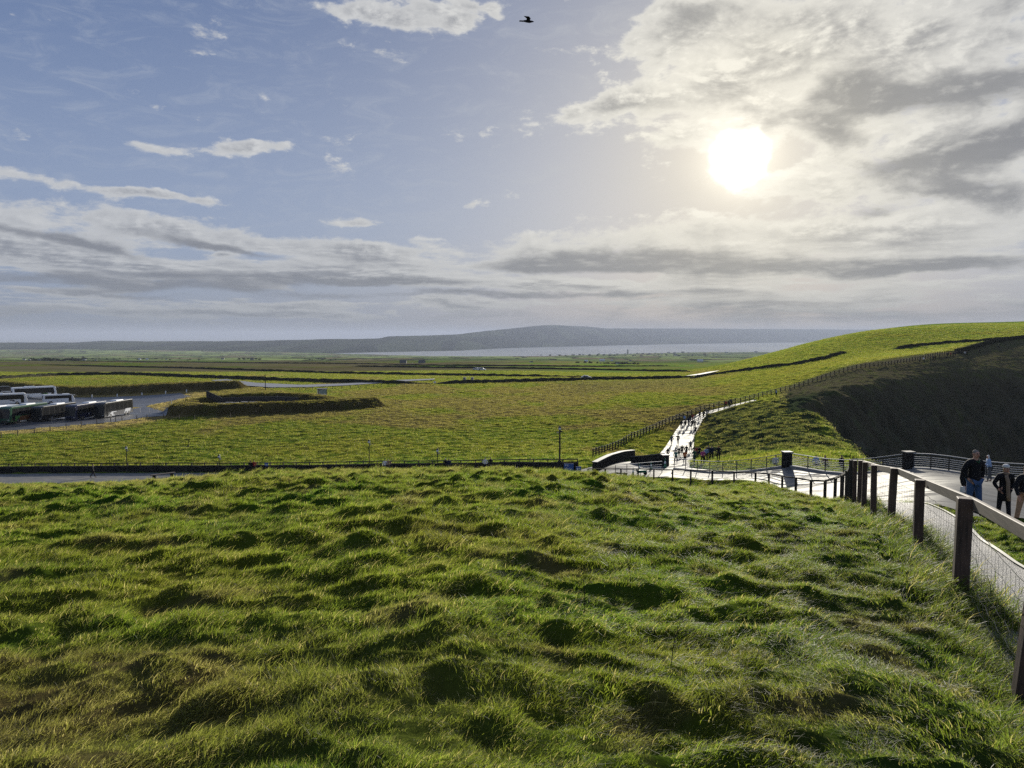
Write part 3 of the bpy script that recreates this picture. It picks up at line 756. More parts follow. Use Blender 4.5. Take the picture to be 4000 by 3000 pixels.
# ------------------------------------------------------------------ grass
m, nt, out = mat_new('grass_blades')
at = nt.nodes.new('ShaderNodeAttribute'); at.attribute_type = 'INSTANCER'; at.attribute_name = 'tint'
av = nt.nodes.new('ShaderNodeAttribute'); av.attribute_name = 'blade'
sb = nt.nodes.new('ShaderNodeSeparateColor'); nt.links.new(av.outputs['Color'], sb.inputs[0])
along = S(sb.outputs[0]); vary = S(sb.outputs[1]); dry = S(sb.outputs[2])
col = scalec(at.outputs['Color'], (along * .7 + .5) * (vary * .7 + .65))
col = mixc(dry, col, (.24, .19, .085))
pb = bsdf(nt, None, col, .55, .22)
tr = nt.nodes.new('ShaderNodeBsdfTranslucent'); nt.links.new(scalec(mixc(.30, col, (.145, .175, .010)), 3.7), tr.inputs[0])
mx = nt.nodes.new('ShaderNodeMixShader'); mx.inputs[0].default_value = .5
nt.links.new(pb.outputs[0], mx.inputs[1]); nt.links.new(tr.outputs[0], mx.inputs[2]); nt.links.new(mx.outputs[0], out.inputs[0])
M['grass'] = m
M['rough_grass'] = m.copy(); M['rough_grass'].name = 'rough_grass_blades'
for n_ in M['rough_grass'].node_tree.nodes:
    if n_.type == 'MIX' and abs(n_.inputs[7].default_value[0] - .145) < 1e-4: n_.inputs[7].default_value = (.135, .138, .012, 1)

def make_tuft(k, n=60, spread=.13, hmin=.05, hmax=.15, width=.0032, lean=.75, dryp=.09, segs=3, fan=1.1):
    r = random.Random(100 + k); v = []; f = []; col = []
    for b in range(n):
        x, y = r.gauss(0, spread * .5), r.gauss(0, spread * .5)
        h = r.uniform(hmin, hmax); w = width * r.uniform(.7, 1.4)
        a = r.gauss(.5, fan); ln = lean * r.uniform(.5, 1.35)           # combed over to the right and away
        dx, dy = math.cos(a) * ln, math.sin(a) * ln
        wa = r.uniform(0, math.pi); wx, wy = math.cos(wa) * w, math.sin(wa) * w
        va = r.random(); dr = r.uniform(.5, 1) if r.random() < dryp else 0.0
        n0 = len(v)
        for s_ in range(segs + 1):
            t = s_ / segs; q = t * t
            cx = x + dx * h * q; cy_ = y + dy * h * q; cz = h * (t - .42 * ln * q)
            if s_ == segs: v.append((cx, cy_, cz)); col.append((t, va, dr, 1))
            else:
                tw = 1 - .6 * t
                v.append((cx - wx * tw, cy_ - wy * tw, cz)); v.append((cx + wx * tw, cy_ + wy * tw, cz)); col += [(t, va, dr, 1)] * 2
        for s_ in range(segs - 1):
            q = n0 + 2 * s_; f.append((q, q + 1, q + 3, q + 2))
        q = n0 + 2 * (segs - 1); f.append((q, q + 1, q + 2))
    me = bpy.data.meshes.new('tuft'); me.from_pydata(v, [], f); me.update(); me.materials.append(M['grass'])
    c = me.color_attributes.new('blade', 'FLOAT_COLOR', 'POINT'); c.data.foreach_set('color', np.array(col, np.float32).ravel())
    return bpy.data.objects.new('tuft', me)

def scatter(name, label, P, rot, scl, tint, tufts):
    src = bpy.data.collections.new(name + '_sources')
    for t in tufts: src.objects.link(t)
    me = bpy.data.meshes.new(name); me.vertices.add(len(P)); me.vertices.foreach_set('co', P.astype(np.float32).ravel())
    a = me.attributes.new('rot', 'FLOAT_VECTOR', 'POINT'); a.data.foreach_set('vector', rot.astype(np.float32).ravel())
    a = me.attributes.new('scl', 'FLOAT_VECTOR', 'POINT'); a.data.foreach_set('vector', scl.astype(np.float32).ravel())
    a = me.attributes.new('which', 'INT', 'POINT'); a.data.foreach_set('value', RNG.integers(0, len(tufts), len(P)).astype(np.int32))
    a = me.attributes.new('tint', 'FLOAT_COLOR', 'POINT'); a.data.foreach_set('color', np.c_[tint, np.ones(len(P))].astype(np.float32).ravel())
    o = link(bpy.data.objects.new(name, me)); tag(o, label, None, None, 'stuff')
    ng = bpy.data.node_groups.new(name + '_nodes', 'GeometryNodeTree')
    ng.interface.new_socket('Geometry', in_out='INPUT', socket_type='NodeSocketGeometry'); ng.interface.new_socket('Geometry', in_out='OUTPUT', socket_type='NodeSocketGeometry')
    N = ng.nodes; L = ng.links
    gi = N.new('NodeGroupInput'); go = N.new('NodeGroupOutput'); ip = N.new('GeometryNodeInstanceOnPoints')
    ci = N.new('GeometryNodeCollectionInfo'); ci.inputs['Collection'].default_value = src; ci.inputs['Separate Children'].default_value = True; ci.inputs['Reset Children'].default_value = True
    def na(nm, ty):
        n = N.new('GeometryNodeInputNamedAttribute'); n.data_type = ty; n.inputs['Name'].default_value = nm; return n.outputs[0]
    L.new(gi.outputs[0], ip.inputs['Points']); L.new(ci.outputs[0], ip.inputs['Instance']); ip.inputs['Pick Instance'].default_value = True
    L.new(na('which', 'INT'), ip.inputs['Instance Index']); L.new(na('scl', 'FLOAT_VECTOR'), ip.inputs['Scale'])
    er = N.new('FunctionNodeEulerToRotation'); L.new(na('rot', 'FLOAT_VECTOR'), er.inputs[0]); L.new(er.outputs[0], ip.inputs['Rotation'])
    L.new(ip.outputs[0], go.inputs[0])
    md = o.modifiers.new('scatter', 'NODES'); md.node_group = ng
    return o

TUFTS = [make_tuft(k) for k in range(7)] + [make_tuft(20 + k, 44, .16, .10, .24, .0028, 1.15, .16, 3, .6) for k in range(3)] + [make_tuft(30 + k, 26, .10, .06, .14, .0055, .6, .25, 3, 1.6) for k in range(2)]
def sample_zone(n, y0, y1, u0, u1, p=-0.35):
    """points thinning out with distance; p: density ~ Y**(p-1) per square metre"""
    r = RNG.random(n); e = p + 1
    y = (y0 ** e + (y1 ** e - y0 ** e) * r) ** (1 / e)
    u = RNG.uniform(u0, u1, n)
    return u * y, y
def paved_mask(x, y, m_=.03):
    return (sdist(x, y, PLAZA) > m_) & (sdist(x, y, NEARPATH) > m_) & (sdist(x, y, UPPATH) > m_)
def facing(x, y, e=.12):
    gx_ = (ground(x + e, y) - ground(x - e, y)) / (2 * e); gy_ = (ground(x, y + e) - ground(x, y - e)) / (2 * e)
    return gx_, gy_
x, y = sample_zone(140000, 2.2, 66, -.86, .80, .05)
k = paved_mask(x, y); x, y = x[k], y[k]; n = len(x)
z = ground(x, y) - .012
gx_, gy_ = facing(x, y)
u_ = x / y
right = ss(u_, .25, .6) * (1 - ss(y, 9, 18))
turn = fbm(x / 1.6, y / 1.6, 201, 3) * 1.3 + RNG.normal(0, .45, n) + right * .9
s0 = (.40 + .15 * ss(y, 3, 9) + 1.0 * ss(y, 9, 45) * .7) * RNG.uniform(.65, 1.35, n)
patch = 1 + .45 * np.clip(fbm(x / .9, y / .9, 205, 3), -1, 1)
s0 = s0 * patch
tint = turf_colour(x, y) * RNG.uniform(.75, 1.3, (n, 1))
rot = np.c_[-0 * gy_ + np.arctan(gy_) * .6, -np.arctan(gx_) * .6, turn]
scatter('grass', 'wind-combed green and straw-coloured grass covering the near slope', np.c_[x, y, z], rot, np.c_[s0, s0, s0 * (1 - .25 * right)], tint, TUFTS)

# coarse sward in the valley and on the headland
TUSS = [make_tuft(50 + k, 34, .5, .14, .34, .016, .5, .08, 2) for k in range(6)]
for t_ in TUSS: t_.data.materials[0] = M['rough_grass']
def coarse(name, label, N_, y0, y1, u0, u1, keep, sc=(.8, 1.5), dens=.9, p=.35):
    x, y = sample_zone(N_, y0, y1, u0, u1, p)
    kk = paved_mask(x, y, .5) & keep(x, y); x, y = x[kk], y[kk]; n = len(x)
    cl = fbm(x / 2.2, y / 1.7, 301, 3) * 1.3 + .35 + RNG.normal(0, .25, n)
    q = cl > .12; x, y, cl = x[q], y[q], cl[q]; n = len(x)
    z = ground(x, y) - .03
    s = RNG.uniform(*sc, n) * (.75 + .35 * np.clip(cl, 0, 1.5)) * (1 + .4 * ss(y, 130, 300))
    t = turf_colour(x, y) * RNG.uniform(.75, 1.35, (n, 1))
    return scatter(name, label, np.c_[x, y, z], np.c_[np.zeros(n), np.zeros(n), RNG.normal(0, 1.2, n)], np.c_[s, s, s * .8], t, TUSS)
def k_valley(x, y):
    return (sdist(x, y, YARD) > .3) & (sdist(x, y, ROAD) > .3) & ((-sdist(x, y, BOWL) < 14) & ~((x / y * F + 2000 > 3080) & (y > 125) & (-sdist(x, y, BOWL) + 26 * ss(x / y * F + 2000, 3650, 3850) > -19)))
coarse('field_grass', 'tussocky pasture grass covering the valley floor and headland', 210000, 66, 400, -.80, .82, k_valley)

# longer unmown grass along the foot of the timber fence
FL = np.array([(1.42 * 2.9 / 1.42, 2.9), (3.47, 4.9), (4.56, 7.2), (5.62, 9.8), (6.6, 12.4), (7.65, 15.1), (8.8, 17.9), (9.85, 20.3), (10.7, 22.3)])
FL[0, 0] = 2.6
t = RNG.uniform(0, len(FL) - 1.001, 5200); i0 = t.astype(int); fr = t - i0
p = FL[i0] * (1 - fr[:, None]) + FL[i0 + 1] * fr[:, None]; d = FL[i0 + 1] - FL[i0]; d /= np.linalg.norm(d, axis=1)[:, None]; nrm = np.c_[d[:, 1], -d[:, 0]]
cl = fbm(p[:, 0] / .5, p[:, 1] / .5, 401, 3); off = RNG.normal(.06, .16, len(p)) + .10 * cl
q = p + nrm * off[:, None]; k = (cl + RNG.normal(0, .3, len(p)) > -.15); q = q[k]; cl = cl[k]; n = len(q)
sc_ = RNG.uniform(.7, 1.25, n) * (1 + .8 * np.clip(cl, 0, 1)) * (.65 + .35 * ss(q[:, 1], 5, 8)); z = ground(q[:, 0], q[:, 1]) - .01
tn = turf_colour(q[:, 0], q[:, 1]) * RNG.uniform(.5, 1.0, (n, 1)) * np.array((.75, .95, 1.0)) + np.array((.012, .006, .002)) * RNG.random((n, 1))
scatter('fence_grass', 'long dark windblown grass along the foot of the timber fence', np.c_[q, z], np.c_[np.zeros(n), np.zeros(n), RNG.normal(-.1, .8, n)], np.c_[sc_, sc_, sc_ * 1.15], tn, [t_.copy() for t_ in TUFTS[:10]])
# ------------------------------------------------------------------ near timber fence with stock wire
def at(px, Y, fine=False):
    x = (px - 2000) / F * Y; return Vector((x, Y, gz(x, Y, fine)))
def base_pt(px, py, Y): 
    p = pix(px, py, Y); return Vector((p.x, p.y, gz(p.x, p.y)))
nf = [base_pt(4750, 2900, 2.9), base_pt(3938, 2725, 4.9), base_pt(3745, 2340, 7.2), base_pt(3585, 2165, 9.8), base_pt(3470, 2060, 12.4), base_pt(3415, 2012, 15.1), base_pt(3375, 1972, 17.9), base_pt(3356, 1947, 20.3), base_pt(3340, 1933, 22.3)]
fence = thing('timber_fence', 'timber post and rail fence with stock wire running down beside the gritty path', 'fence', nf[0])
def child(mb, name, mat, root, smooth=False):
    inv = Matrix.Translation(-root.location)
    mb.v = [inv @ v for v in mb.v]; return mb.build(name, mat, root, smooth)
RH = 1.10
rr = random.Random(3)
tops = []
for i, p in enumerate(nf):
    lean = Vector((rr.uniform(-.03, .05) if i != 1 else .13, rr.uniform(-.03, .03), 0)); t = p + lean + Vector((0, 0, RH if i != 1 else 1.2))
    mb = MB(); w = .12 if i != 2 else .14
    d = (nf[min(i + 1, len(nf) - 1)] - nf[max(i - 1, 0)]); yaw = math.atan2(d.x, d.y)
    n0 = len(mb.v); mb.box(((p + t) / 2 - Vector((0, 0, .18))), (w, w, RH + .36), -yaw, taper=.97)
    for q in mb.v[n0 + 4:n0 + 8]: q += lean
    o = child(mb, 'post', M['post'], fence)
    bv = o.modifiers.new('bevel', 'BEVEL'); bv.width = .008; bv.segments = 1
    tops.append(t)
for i in range(len(nf) - 1):
    a, b_ = tops[i], tops[i + 1]; d = (b_ - a).normalized(); side = d.cross(Vector((0, 0, 1))).normalized()
    off = side * .088 - Vector((0, 0, .055))
    mb = MB().bar(a + off + d * .0, b_ + off - d * .004, .045, .115)
    o = child(mb, 'rail', M['rail'], fence)
    bv = o.modifiers.new('bevel', 'BEVEL'); bv.width = .006; bv.segments = 1
for i in range(len(nf) - 1):
    a, b_ = nf[i], nf[i + 1]; L = (b_ - a).length; d = (b_ - a) / L; side = d.cross(Vector((0, 0, 1))).normalized() * .066
    hs = [.06, .17, .29, .42, .57, .73, .88]; mb = MB(); nv = int(L / .15)
    def P(t, h):
        q = a.lerp(b_, t); sag = -.02 * math.sin(t * math.pi); wob = .008 * math.sin(t * 40 + h * 9 + i)
        return q + side + Vector((wob * .6, 0, h + sag + wob))
    for h in hs:
        mb.tube([P(t / 12, h) for t in range(13)], .0019 if h < .85 else .0027, 3, False)
    for k in range(1, nv):
        t = k / nv; pts = [P(t + (.0025 * (-1) ** j), h) for j, h in enumerate(hs)]; mb.tube(pts, .0014, 3, False)
    o = child(mb, 'wire_mesh', M['wire'], fence); o['kind'] = 'stuff'

# ------------------------------------------------------------------ low rail fence along the brow
lf = [(3340, 22.9), (3325, 26), (3305, 30), (3278, 34), (3238, 38), (3182, 42), (3122, 46), (3068, 50), (3015, 53.2), (2962, 55.2), (2877, 57.5), (2791, 59.8), (2706, 62), (2634, 63.8), (2560, 65.3), (2498, 66.5), (2430, 68), (2368, 69.2), (2300, 70.4)]
lfp = [at(px_, Y_) for px_, Y_ in lf]
lfz = {0: 1.12}
lowf = thing('rail_fence', 'low dark single rail fence curving along the far brow of the grass slope', 'fence', lfp[0])
railpy = [1797, 1838, 1853, 1865, 1877, 1875, 1865, 1860, 1849, 1846, 1842, 1838, 1835, 1834, 1833, 1831, 1830, 1830, 1830]
tp = []
for (px_, Y_), py_, p in zip(lf, railpy, lfp):
    h = max(.75, min(1.7, pix(px_, py_, Y_).z - p.z)); tp.append(p + Vector((rr.uniform(-.03, .03), 0, h)))
    child(MB().box(p + Vector((0, 0, h / 2 - .1)), (.12, .12, h + .2), rr.uniform(-.2, .2)), 'post', M['fence_dark'], lowf)
for i in range(len(tp) - 1):
    child(MB().bar(tp[i] - Vector((0, 0, .03)), tp[i + 1] - Vector((0, 0, .03)), .07, .09), 'rail', M['rail'] if i > 30 else M['fence_dark'], lowf)

# ------------------------------------------------------------------ wall and fence behind the lower path
def poly_resample(P, step):
    out = []; carry = 0.0
    for a, b_ in zip(P[:-1], P[1:]):
        L = math.hypot(b_[0] - a[0], b_[1] - a[1]); t = carry
        while t < L:
            out.append((a[0] + (b_[0] - a[0]) * t / L, a[1] + (b_[1] - a[1]) * t / L)); t += step
        carry = t - L
    return out
LW = [W(2260, 81.2), W(2000, 84.8), W(1500, 88.8), W(1000, 92.3), W(500, 94.8), W(0, 95.8), W(-700, 95.8)]
def wall_mesh(line, w, h, step=.9, bump=.05, seed=1, hfun=None, sink=.4):
    P = poly_resample(line, step); P.append(line[-1]); P = np.array(P); n = len(P)
    t = np.gradient(P, axis=0); L = np.hypot(t[:, 0], t[:, 1]) + 1e-9; nx, ny = -t[:, 1] / L, t[:, 0] / L
    g = ground(P[:, 0], P[:, 1], False); r = np.random.default_rng(seed)
    hh = (np.array([hfun(i / (n - 1)) for i in range(n)]) if hfun else np.full(n, h)) + r.uniform(-bump, bump, n)
    V = []; Fc = []
    for i in range(n):
        for s_, zz in ((-1, -sink), (-1, .55 * hh[i]), (-.86, hh[i]), (.86, hh[i]), (1, .55 * hh[i]), (1, -sink)):
            k = w / 2 * s_ * (1 + (r.uniform(-.12, .12) if bump > .04 else 0)); V.append((P[i, 0] + nx[i] * k, P[i, 1] + ny[i] * k, g[i] + zz))
    for i in range(n - 1):
        for k in range(5): a = i * 6 + k; Fc.append((a, a + 1, a + 7, a + 6))
    Fc += [(0, 1, 2, 3, 4, 5), tuple((n - 1) * 6 + k for k in (5, 4, 3, 2, 1, 0))]
    return V, Fc
def taper(h): return lambda t: h * (.25 + .75 * min(1, t * 14, (1 - t) * 14))
def wall(name, label, cat, line, w, h, mat, parent=None, **kw):
    V, Fc = wall_mesh(line, w, h, **kw); 
    mb = MB(); mb.v = [Vector(v) for v in V]; mb.f = Fc
    if parent is not None:
        inv = Matrix.Translation(-parent.location); mb.v = [inv @ v for v in mb.v]
    o = mb.build(name, mat, parent)
    if parent is None: tag(o, label, cat)
    return o
wall('stone_wall', 'long low dark flagstone wall on the far side of the lower path', 'wall', LW, .5, .82, M['stone'], step=1.2, bump=.03, seed=4)
LF = [(x_, y_ + .55) for x_, y_ in LW]
lp = [Vector((x_, y_, gz(x_, y_))) for x_, y_ in poly_resample(LF, 1.85)]
pf = thing('path_fence', 'long dark timber fence standing behind the low wall of the lower path', 'fence', lp[0])
for i, p in enumerate(lp):
    if i < len(lp) and p.x > -84:
        child(MB().box(p + Vector((0, 0, .5)), (.11, .11, 1.35)), 'post', M['fence_dark'], pf)
lp = [p for p in lp if p.x > -84]
for i in range(len(lp) - 1):
    for h in (1.10,):
        child(MB().bar(lp[i] + Vector((0, -.07, h)), lp[i + 1] + Vector((0, -.07, h)), .05, .11), 'rail', M['fence_dark'], pf)

# ------------------------------------------------------------------ fence climbing the headland
fu = [pix(*r) for r in FENCE_UP]; fu = [(p.x, p.y) for p in fu]
# spacing 1.95 m
up = [Vector((x_, y_, gz(x_, y_))) for x_, y_ in poly_resample(fu, 2.05)]
uf = thing('headland_fence', 'long three rail timber fence climbing from the valley up the green headland', 'fence', up[0])
ph = 1.25
for i, p in enumerate(up):
    hh = ph + rr.uniform(-.05, .08)
    child(MB().box(p + Vector((0, 0, hh / 2 - .1)), (.16, .16, hh + .2)), 'post', M['fence_dark'], uf)
for i in range(len(up) - 1):
    for h in (.45, .8, 1.12):
        child(MB().bar(up[i] + Vector((0, 0, h)), up[i + 1] + Vector((0, 0, h)), .06, .11), 'rail', M['fence_dark'], uf)

# ------------------------------------------------------------------ curved walls by the entrance of the cliff path
ca = [W(2326, 78), W(2352, 81), W(2385, 85.5), W(2425, 90), W(2478, 95)]
w1_ = wall('curved_wall', 'taller curved flagstone wall with pale coping left of the cliff path entrance', 'wall', ca, .55, 1.3, M['stone'], step=1.0, bump=.012, seed=7, hfun=lambda t: 1.0 + .22 * t)
cbw = [W(2478, 88), W(2520, 83.5), W(2560, 80), W(2592, 78.2)]
w2_ = wall('curved_wall', 'shorter curved flagstone wall ending at the pillar right of the ramp', 'wall', cbw, .6, 1.2, M['stone'], step=1.0, bump=.012, seed=8, hfun=lambda t: .75 + .6 * t)
def coping(line, h, w, parent, hf):
    V = []; P = poly_resample(line, 1.0) + [line[-1]]; 
    mb = MB(); pts = []
    n = len(P)
    for i, (x_, y_) in enumerate(P): pts.append(Vector((x_, y_, gz(x_, y_) + hf(i / (n - 1)) + .06)))
    for a, b_ in zip(pts[:-1], pts[1:]):
        o = MB().bar(a, b_, w, .09).build('coping_stone', M['cap'], parent)
coping(ca, 1.3, .62, w1_, lambda t: 1.0 + .22 * t)
coping(cbw, 1.2, .66, w2_, lambda t: .75 + .6 * t)
def pillar(px_, Y_, w, h, label, d=None, mat='stone'):
    p = at(px_, Y_); o = thing('stone_pillar', label, 'pillar', p, math.radians(8))
    MB().box((0, 0, h / 2 - .2), (w, d or w, h + .4)).build('pillar_shaft', M[mat], o)
    MB().box((0, 0, h + .045), (w + .12, (d or w) + .12, .09)).build('coping_stone', M['cap'], o)
    return o
pillar(2604, 77.6, .70, 1.22, 'dark stone pillar with pale cap at the end of the shorter curved wall', .6)
pillar(3084, 58.2, .66, 1.2, 'dark square stone pillar between the left and middle metal railings', .5)
pillar(3563, 50.2, .60, 1.2, 'dark square stone pillar between the middle and right metal railings', .46)

def railing(label, A, B, n, hz=(.16, .30, .44, .58, .72, .86), top=1.08, plinth=True):
    o = thing('metal_railing', label, 'railing', A)
    P = [A.lerp(B, i / n) for i in range(n + 1)]; P = [Vector((p.x, p.y, gz(p.x, p.y) + .03)) for p in P]
    d = (B - A).normalized()
    for p in P: child(MB().box(p + Vector((0, 0, top / 2)), (.05, .09, top)), 'post', M['steel_dark'], o)
    for i in range(n):
        a, b_ = P[i], P[i + 1]
        for h in hz: child(MB().bar(a + Vector((0, 0, h)), b_ + Vector((0, 0, h)), .03, .035), 'bar', M['steel'], o)
        child(MB().bar(a + Vector((0, 0, top + .02)), b_ + Vector((0, 0, top + .02)), .075, .045), 'handrail', M['steel'], o)
        if plinth: child(MB().bar(a + Vector((0, .02, .05)), b_ + Vector((0, .02, .05)), .28, .14), 'kerb_stone', M['concrete'], o)
    return o
railing('metal railing of horizontal bars between the cliff path entrance and the first pillar', at(2640, 72), at(3068, 58.6), 8)
railing('middle metal railing of horizontal bars between the two square pillars', at(3101, 57.8), at(3545, 50.5), 6)
railing('right metal railing of horizontal bars running from the second pillar behind the walkers', at(3582, 50), at(4030, 46.2), 6)
railing('small galvanised railing on the ramp in front of the shorter curved wall', at(2408, 71.5), at(2592, 70), 4, (.2, .4, .6, .8), 1.1, False)

# ------------------------------------------------------------------ lamp posts, notice boards, cones, bench
def lamp(px_, Y_, pytop, label, grp='slim black lamp posts along the lower path', big=False):
    p = at(px_, Y_); h = pix(px_, pytop, Y_).z - p.z
    o = thing('lamp_post', label, 'lamp post', p, 0, grp)
    r = .045 if not big else .09
    MB().tube([(0, 0, -.3), (0, 0, 1.1), (0, 0, h - .5)], [r * 1.35, r * 1.1, r], 8).build('pole', M['lamp_black'], o)
    hd = MB().tube([(0, 0, h - .5), (0, 0, h - .42), (0, 0, h - .12), (0, 0, h)], [r * 1.2, .13, .15, .05], 10).build('lamp_head', M['lamp_black'], o)
    MB().tube([(0, 0, h - .40), (0, 0, h - .20)], [.137, .152], 10, False).build('lens', M['white'], hd)
    MB().box((.16, 0, h - .62), (.22, .10, .16)).build('floodlight', M['chrome'] if not big else M['lamp_black'], o)
    if big:
        MB().box((0, 0, .65), (.42, .42, 1.3), 0).build('base_cabinet', M['stone'], o)
        MB().box((-.22, 0, h - .75), (.26, .12, .12)).build('camera_box', M['chrome'], o)
    return o
lamp(480, 94.0, 1742, 'slim black lamp post standing behind the walker on the lower path')
lamp(845, 92.5, 1775, 'short black lamp post between the wooden bench and the seated couple')
lamp(1437, 88.6, 1717, 'black lamp post with a pale lantern near the middle of the lower path')
lamp(1706, 86.6, 1751, 'black lamp post next to the two people with dark coats')
lamp(2188, 79.5, 1664, 'tall thick black lamp post with a stone cabinet beside the blue notice boards', big=True)
def board(px_, Y_, w, h, z0, label, marks):
    p = at(px_, Y_); o = thing('notice_board', label, 'notice board', p)
    MB().box((0, 0, z0 + h / 2), (w, .06, h)).build('panel', M['blue_board'], o)
    MB().box((-w * .4, .05, (z0 + h) / 2), (.06, .05, z0 + h)).build('leg', M['steel_dark'], o)
    MB().box((w * .4, .05, (z0 + h) / 2), (.06, .05, z0 + h)).build('leg', M['steel_dark'], o)
    mb = MB()
    for (a, b_, c, d) in marks: mb.box((a * w, -.034, z0 + b_ * h), (c * w, .006, d * h))
    mb.build('print', M['white'], o)
board(2224, 77.8, 1.06, 1.05, .05, 'large blue notice board against the dark wall beside the tall lamp post', [(-.32, .85, .14, .10), (-.12, .85, .12, .08), (.0, .5, .7, .02), (.0, .42, .7, .02), (-.1, .34, .5, .02), (0, .26, .7, .02)])
board(2263, 77.4, .58, .68, .1, 'small blue notice board with a white emblem right of the larger one', [(-.2, .62, .3, .3), (.18, .66, .2, .22), (0, .3, .6, .05)])
board(1031, 91.7, .45, .42, .75, 'small pale blue sign on the wall of the lower path', [(0, .5, .6, .3)])

cone_pts = [(2478, 70.5, .78, .02), (2503, 73.5, .9, .02), (2549, 73.8, .9, .02), (2604, 74.6, 1.05, .02)]
def cone(px_, Y_, h, label):
    p = at(px_, Y_) + Vector((0, 0, .03)); o = thing('traffic_cone', label, 'traffic cone', p, 0, 'green cones at the ramp')
    MB().box((0, 0, .03), (.42 * h, .42 * h, .06)).build('foot', M['rubber'], o)
    MB().tube([(0, 0, .05), (0, 0, h * .45)], [.15 * h, .095 * h], 12).build('lower_cone', M['cone_green'], o)
    MB().tube([(0, 0, h * .45), (0, 0, h * .68)], [.096 * h, .066 * h], 12).build('white_band', M['white'], o)
    MB().tube([(0, 0, h * .68), (0, 0, h)], [.065 * h, .028 * h], 12).build('tip', M['cone_green'], o)
for (a_, b_, c_, d_), l_ in zip(cone_pts, ['green cone with white band standing lowest, nearest the rail fence', 'green cone with white band behind the ramp railing beside the green barrow', 'green cone with white band in front of the shorter curved wall', 'tall green cone with white band standing against the wall end pillar']):
    cone(a_, b_, c_, l_)
# green barrow and dark trestle on the forecourt
p = at(2511, 69.5) + Vector((0, 0, .03)); o = thing('barrow', 'small green wheeled barrow lying on the wet forecourt', 'barrow', p, .3)
MB().box((0, 0, .42), (.75, .5, .26), taper=1.25).build('tray', M['cone_green'], o)
w_ = MB().tube([(.42, -.05, .2), (.42, .05, .2)], [.19, .19], 12).build('wheel', M['rubber'], o)
MB().tube([(-.7, .2, .5), (.3, .2, .3)], .02, 6).build('handle', M['steel_dark'], o); MB().tube([(-.7, -.2, .5), (.3, -.2, .3)], .02, 6).build('handle', M['steel_dark'], o)
MB().box((-.2, .2, .15), (.04, .04, .3)).build('leg', M['steel_dark'], o); MB().box((-.2, -.2, .15), (.04, .04, .3)).build('leg', M['steel_dark'], o)
def bench(px_, Y_, L, rz, label, mat):
    p = at(px_, Y_) + Vector((0, 0, .03)); o = thing('bench', label, 'bench', p, rz)
    b_ = MB().box((0, 0, .44), (L, .46, .09)).build('seat', mat, o)
    for s_ in (-1, 1): MB().box((s_ * L * .36, 0, .2), (.28, .36, .4)).build('leg', M['stone'], o)
bench(622, 88.5, 2.9, .75, 'pale slab bench set askew on the wet lower path', M['rail'])
bench(2425, 69.5, 1.5, .1, 'low dark bench beside the ramp railing', M['fence_dark'])

# ------------------------------------------------------------------ field walls far out
def pxline(pts, y0=60): return [(lambda h: (h.x, h.y))(hit(a, b_, y0)) for a, b_ in pts]
def dense(pts, n=6):
    out = []
    for (a, b_), (c, d) in zip(pts[:-1], pts[1:]):
        for k in range(n): out.append((a + (c - a) * k / n, b_ + (d - b_) * k / n))
    return out + [pts[-1]]
def YZ(pts): return [((pix(a, b_, 1).x) * Y_, Y_) for a, b_, Y_ in pts]
walls_far = [
    ('overgrown dry stone wall behind the bright pasture beyond the coach park', [(-200, 1484), (0, 1480), (230, 1467), (480, 1463), (700, 1472), (1000, 1483), (1300, 1494), (1690, 1500)], 2.2, 2.0, 200),
    ('long dark hedge bank along the left edge of the brown moor', [(160, 1425), (400, 1432), (700, 1438), (1000, 1448), (1300, 1459), (1600, 1464), (2000, 1470), (2400, 1474)], 2.0, 1.6, 300),
    ('dark boundary wall with pale stones following the road to the right', [(1700, 1500), (2000, 1492), (2300, 1484), (2600, 1480), (2720, 1474)], 2.4, 1.9, 200),
    ('dark field wall across the middle of the far pasture', [(1380, 1432), (1700, 1437), (2000, 1440), (2350, 1446), (2700, 1453)], 2.2, 1.7, 350),
    ('thin dark field wall on the far moor to the left', [(0, 1409), (300, 1411), (700, 1415), (1200, 1420), (1600, 1424)], 2.4, 1.8, 450),
    ('thin dark field wall in the far green strips', [(1500, 1427), (1900, 1430), (2300, 1433), (2650, 1430)], 2.6, 1.8, 450),
    ('dark wall curving up the foot of the green headland', [(2700, 1480), (2790, 1465), (2900, 1450), (3000, 1437), (3120, 1422), (3220, 1402), (3300, 1377)], 1.8, 1.6, 230),
    ('overgrown earth bank crossing the upper headland', [(3490, 1366), (3580, 1352), (3700, 1341), (3830, 1333), (4000, 1322)], 1.8, 1.7, 262),
]
for l_, pts, w_, h_, y0_ in walls_far:
    wall('field_wall', l_, 'field wall', pxline(dense(pts), y0_), w_ * .8, h_, hfun=taper(h_ * .62), mat=M['drystone'], step=max(1.5, y0_ / 150), bump=.28, seed=len(pts) + int(h_ * 10))
# stone parapets up the cliff path
wall('path_parapet', 'rough flagstone parapet beside the highest stretch of cliff path', 'wall', YZ([(3790, 0, 249), (3850, 0, 262), (3900, 0, 272), (4000, 0, 292), (4150, 0, 310)]), .8, 1.5, M['drystone'], step=1.5, bump=.12, seed=3)
